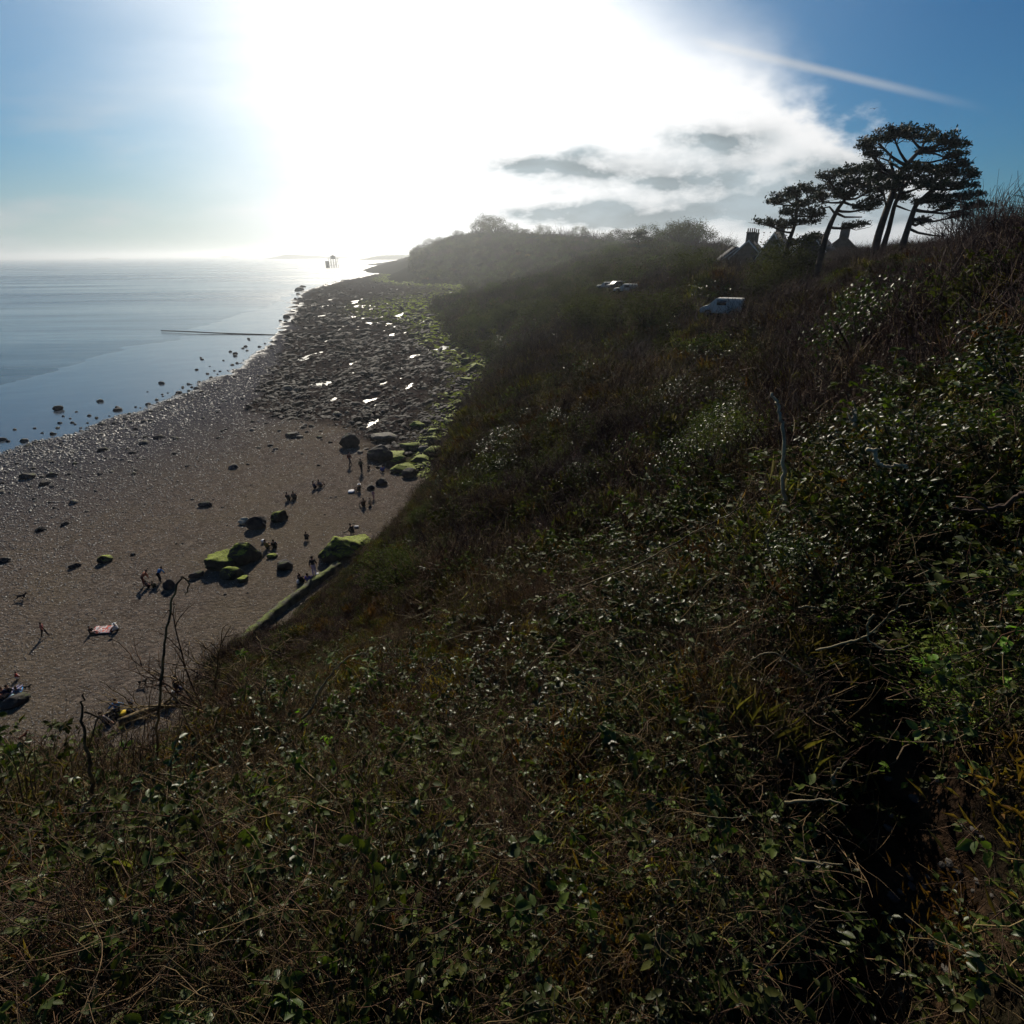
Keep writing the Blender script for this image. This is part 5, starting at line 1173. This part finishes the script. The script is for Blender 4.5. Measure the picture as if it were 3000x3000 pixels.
for px, py, s, sz, lab in [(2105,1450,.85,1.35,'upright sunlit privet bush with pale glinting leaves in the middle of the slope'), (2500,1150,1.5,2.1,'tall ivy-clad shrub glinting below the tall pines'), (1990,1440,.9,1.0,'low glossy shrub at the seaward foot of the upright privet'), (1620,1440,1.5,1.2,'broad dark shrub filling the hollow above the beach'), (1170,1745,1.0,1.1,'rounded yellow-green gorse bush near the handrail'), (1290,1720,.9,.9,'smaller gorse bush inland of the rounded one')]:
    put(priv if 'privet bush' in lab else glos if 'gorse' not in lab and 'dark' not in lab else ever, px, py, s, sz, label=lab, group=None, sink=.2)

for px, py, s, k in [(2420,1760,.5,0),(2330,1600,.55,1),(2560,1640,.6,1),(2700,1640,.62,0),(2820,1560,.75,1),(2930,1620,.7,1),(2480,1480,.7,1),(2640,1480,.75,0),(2780,1420,.8,1),(2930,1400,.8,1),(2990,1780,.5,1),(2300,1900,.4,1),(2560,1830,.4,1)]:
    put(glos if k == 0 else thorn, px, py, s, sink=.3, label='ivy-leaved bush beside the top of the path' if k == 0 else 'bare thorny bush beside the top of the path', group='x')['group'] = 'bushes round the path'

for px, py, r, s, k in [(2085,800,120,3.2,0),(2125,805,118,2.6,1),(2165,812,125,2.4,0),(2240,815,120,2.3,0),(2205,818,112,2.0,1),(2285,815,105,2.6,1),(2050,800,135,3.0,0),(2380,812,92,2.2,1),(2455,805,80,2.2,1)]: put(ever if k == 0 else bare, px, py, s, r=r, sink=.2)

mound = [tree_proto('gorse_mound', 'rounded mound of olive gorse on the slope', 'shrub', 'rounded gorse mounds over the slope', *dome2(5200, .05, 'far_leaf', 60, .7), cname='foliage', tname='stem') for _ in range(2)]
for i in range(64):
    px = rng.uniform(1240, 2350); py = rng.uniform(930, 1620); p = hit(px, py); r = math.hypot(p[0], p[1])
    if p[2] < 1.5 or r < 9 or (abs(px - 2110) < 130 and py < 1080): continue
    put(mound, px, py, np.clip(rng.uniform(.7, 1.25) * (.45 + r / 32), .5, 3.6), sink=.45)
ivyc = [tree_proto('ivy_mat', 'bright green mat of ivy at the path edge', 'ivy', None, *dome2(4200, .045, 'leaf_yellow', 60, .5), cname='foliage', tname='stem')]
for px, py, s, lab in [(2950,1990,.5,'bright green mat of ivy spreading over the bank inland of the path'), (2860,1900,.34,'smaller bright ivy mat at the very edge of the path'), (2740,1790,.22,'smallest bright green ivy tuft where the path turns')]:
    put(ivyc, px, py, s, s * .45, label=lab, group=None, sink=.25)

# ------------------------------------------------------------------ single stems and branches near the eye
def stem(name, pts, r, w, label, mat='twig_pale', cat='branch', w1=.35, side=(), jag=.007):
    """a branch seen through the picture points pts at range r (one number or one per point)"""
    rr = np.interp(np.linspace(0, 1, len(pts)), np.linspace(0, 1, len(np.atleast_1d(r))), np.atleast_1d(r))
    P = np.array([atr(x, y, q) for (x, y), q in zip(pts, rr)]); t = np.linspace(0, len(P) - 1, len(P) * 5)
    Q = np.stack([np.interp(t, range(len(P)), P[:, i]) for i in range(3)], 1); Q[1:-1] = (Q[:-2] + 2 * Q[1:-1] + Q[2:]) / 4; Q[1:-1] += rng.normal(0, jag * w * 60, Q[1:-1].shape)
    mb = MB().tube(Q, np.linspace(w, w * w1, len(Q)), 7)
    for s in side:
        S = np.array([atr(x, y, rr[0] if len(np.atleast_1d(r)) == 1 else rr.mean()) for x, y in s]); mb.tube(S, np.linspace(w * .6, w * .25, len(S)), 5)
    o = link(name, mb.mesh(name, M[mat], True)); tag(o, label, cat); return o
stem('bramble_stem', [(470,2330),(458,2200),(466,2060),(482,1900),(500,1780),(518,1715),(535,1688),(550,1700),(553,1722),(544,1742)], 4.6, .012, 'tall dark bramble stem arching over at the tip against the shingle', 'twig', 'stem')
stem('dead_twig', [(275,2330),(262,2240),(245,2150),(238,2090),(246,2030)], 4.2, .015, 'short dark dead stem with a side fork against the beach', 'twig', 'stem', side=[[(248,2085),(268,2092),(300,2108)],[(258,2190),(272,2150),(285,2100)]])
stem('pale_stem', [(650,2290),(590,2190),(545,2110),(520,2050),(505,2025)], 4.6, .009, 'thin pale stem slanting up beside the tall arching one', 'twig_pale', 'stem')
stem('pale_stem', [(885,2105),(915,2075),(935,2025),(975,1965),(1030,1920),(1075,1912)], 3.6, .011, 'pale yellow stem arching over the brambles left of centre', 'twig_pale', 'stem')
stem('dead_branch', [(2300,1500),(2296,1380),(2292,1250),(2286,1195),(2262,1150)], 5.4, .019, 'bleached bare stem standing crooked against the dark slope', 'bleached', w1=.6)
stem('dead_branch', [(2507,1250),(2505,1210),(2498,1175)], 5.2, .02, 'short pale stump of a stem in a rusty patch', 'bleached', side=[[(2506,1245),(2490,1225),(2482,1208)]])
stem('dead_branch', [(2540,1316),(2558,1318),(2566,1345),(2580,1360),(2605,1368),(2640,1360),(2658,1368)], 4.6, .016, 'twisted S-shaped pale branch on the inland side of the slope', 'bleached', w1=.5)
stem('dead_branch', [(1700,1720),(1900,1640),(2030,1560),(2130,1510),(2200,1470),(2250,1400)], 4.6, .008, 'long grey branch rising across the thicket from the centre', 'twig', side=[[(2150,1500),(2190,1440),(2195,1380)],[(2010,1570),(2080,1545),(2170,1540)]])
stem('dead_branch', [(2262,1640),(2250,1590),(2244,1565),(2275,1520),(2290,1480)], 4.2, .008, 'grey branch forking upwards among glossy leaves', 'twig_pale', side=[[(2244,1567),(2225,1545),(2205,1490)]])
stem('dead_branch', [(2390,1906),(2480,1885),(2535,1866),(2580,1830),(2612,1790),(2640,1775),(2680,1765)], 2.9, .006, 'smooth pale branch curving up towards the path', 'twig_pale', side=[[(2520,1870),(2508,1838)],[(2625,1785),(2635,1750),(2668,1722)]])
stem('dead_branch', [(2200,1935),(2240,1912),(2270,1912),(2320,1945),(2370,1980),(2392,1990)], 2.8, .0045, 'thin grey branch bowed like a low arch', 'twig_pale')
stem('dead_branch', [(2560,1800),(2540,1830),(2545,1880),(2590,1906),(2640,1900),(2680,1882)], 2.9, .006, 'fine twig looping below the smooth pale branch', 'twig_pale')
stem('dead_branch', [(3010,1440),(2940,1480),(2880,1500),(2790,1490)], 3.4, .014, 'stout grey branch reaching in from the inland side', 'twig', side=[[(2900,1495),(2850,1460),(2800,1455)]])
stem('dead_branch', [(2300,2350),(2420,2340),(2485,2360)], 2.0, .006, 'short straight grey twig in the dark thicket near the path', 'twig_pale')
stem('dead_branch', [(2440,2270),(2446,2300),(2432,2275),(2480,2230)], 2.0, .006, 'forked grey twig above the straight one near the path', 'twig_pale')
stem('dead_branch', [(2330,2515),(2400,2530),(2470,2532)], 1.8, .006, 'low drooping twig on the dark edge of the path', 'twig_pale')
stem('dead_branch', [(350,2620),(410,2600),(450,2585)], 2.6, .011, 'thick reddish brown stick lying in the foreground brambles', 'twig')
stem('dead_branch', [(238,2385),(250,2355),(270,2335),(290,2328)], 3.2, .010, 'curved greenish dead stalk in the lower brambles', 'twig_pale', side=[])
stem('dead_branch', [(1235,2790),(1250,2755),(1262,2715),(1300,2680)], 1.75, .009, 'pale broken stick in the dark foreground', 'twig_pale')
stem('dead_branch', [(1300,2600),(1290,2640),(1275,2610),(1265,2585)], 1.9, .006, 'small kinked pale twig above the broken stick', 'twig_pale')
for i in range(46):
    px = rng.uniform(0, 2500); py = rng.uniform(1650, 2700)
    if px < 700 and py < 2250: py = rng.uniform(2250, 2700)
    p = hit(px, py, .3); r = math.hypot(p[0], p[1]) * .93; a = rng.uniform(-.5, .9) if rng.uniform() < .8 else rng.uniform(1, 2); L = rng.uniform(60, 240); c = rng.normal(0, .22)
    pts = [(px + L * t * math.cos(a + c * t), py - L * t * math.sin(a + c * t)) for t in np.linspace(-.5, .5, 5)]
    o = stem('loose_stem', pts, r, rng.uniform(.0022, .0045) * min(r, 4) / 2.2, 'thin dry stem lying across the brambles of the near slope', 'twig_pale' if rng.uniform() < .4 else 'twig', 'stem'); o['group'] = 'thin dry stems in the brambles'
# upright thin stems and a bare hawthorn against the beach
for i in range(26):
    px = rng.uniform(0, 720); y0 = 2300 - px * .12; h = rng.uniform(60, 190); r = 4.4; d = rng.normal(0, 30)
    o = stem('loose_stem', [(px, y0 + 60), (px + d * .4, y0 - h * .4), (px + d, y0 - h)], r, rng.uniform(.003, .006), 'thin upright dead stem on the brow above the beach', 'twig', 'stem'); o['group'] = 'thin upright stems on the brow'
def twiggy(px, py, r, L, n, label, ang=(.35, 1.15)):
    base = atr(px, py, r); o = empty('hawthorn_bush', tuple(base)); tag(o, label, 'bush')
    for i in range(n):
        a = rng.uniform(*ang) * (1 if rng.uniform() < .6 else -1); mb = MB()
        d0 = RV * math.sin(a) + np.array([0, 0, 1]) * math.cos(a) + FV * rng.normal(0, .25)
        st = wander((0, 0, -.3), d0, L * rng.uniform(.6, 1.1), 9, .16); mb.tube(st, np.linspace(.018, .005, len(st)), 6)
        for k in range(9):
            j = rng.integers(2, len(st) - 1); d = st[j] - st[j - 1]; s2 = wander(st[j], d / np.linalg.norm(d) + rng.normal(0, .8, 3), L * rng.uniform(.15, .42), 6, .22); mb.tube(s2, np.linspace(.008, .003, len(s2)), 5)
            for q in range(2): j2 = rng.integers(1, 5); s3 = wander(s2[j2], rng.normal(0, 1, 3), L * .12, 3, .2); mb.tube(s3, np.linspace(.004, .002, 4), 4, cap=False)
        part('branch', mb.mesh('branch', M['twig'], True), o)
twiggy(590, 2040, 7.5, 1.6, 7, 'bare hawthorn with knotted dark branches on the brow above the beach')
twiggy(700, 1990, 9.5, 1.5, 5, 'smaller bare hawthorn behind the knotted one')
twiggy(860, 1900, 11, 1.2, 4, 'low twiggy bush between the hawthorns and the gorse')
# dark ivy-clad stump on the bank by the path
p = hit(2790, 1810); o = empty('tree_stump', tuple(p)); tag(o, 'dark ivy-covered stump on the bank inland of the path', 'stump')
part('trunk', MB().tube([(0, 0, -.3), (.02, 0, .15), (-.02, .03, .35), (.0, .0, .5)], (.09, .07, .065, .05), 12).mesh('trunk', M['pine_bark'], True), o)
mb = MB(); n = 700; th = rng.uniform(0, 6.28, n); hh = rng.uniform(-.1, .55, n); rr = .08 + rng.normal(.02, .03, n); leaves(mb, np.stack([rr * np.cos(th), rr * np.sin(th), hh], 1), np.stack([rng.normal(.2, .5, n), rng.normal(0, .4, n), rng.uniform(0, 6.28, n)], 1), rng.uniform(.03, .06, n)); part('ivy', mb.mesh('ivy', M['leaf_gloss']), o)
# loose stones trodden into the path
PS = [rock_mesh('path_stone', (1, .8, .4), 500 + i, 'rock_grey', ICO2, 4) for i in range(4)]
for i in range(40):
    px = rng.uniform(2600, 2900); py = rng.uniform(2150, 3000); p = hit(px, py)
    if path_mask(p[:1], p[1:2])[0] < .5: continue
    o = link('path_stone', PS[i % 4], loc=(p[0], p[1], land(p[0], p[1])[0] + .004)); s = rng.uniform(.012, .035); o.scale = (s, s, s); o.rotation_euler = (0, 0, rng.uniform(0, 6.28)); tag(o, 'small stone trodden into the earth of the path', 'stone', 'stones in the path')

# ------------------------------------------------------------------ sea air
hz = bpy.data.materials.new('haze'); hz.use_nodes = True; k = NT(hz.node_tree); k.n.clear()
out = k.new('ShaderNodeOutputMaterial'); pv = k.new('ShaderNodeVolumePrincipled'); pv.inputs['Color'].default_value = (0.90, 0.95, 1.0, 1); pv.inputs['Density'].default_value = HAZE; pv.inputs['Anisotropy'].default_value = 0.75
k.l.new(pv.outputs[0], out.inputs['Volume'])
o = link('haze', MB().box((-RS * 1.02, -RS * 1.02, -45), (RS * 1.02, RS * 1.02, 75)).mesh('haze', hz)); tag(o, kind='stuff')
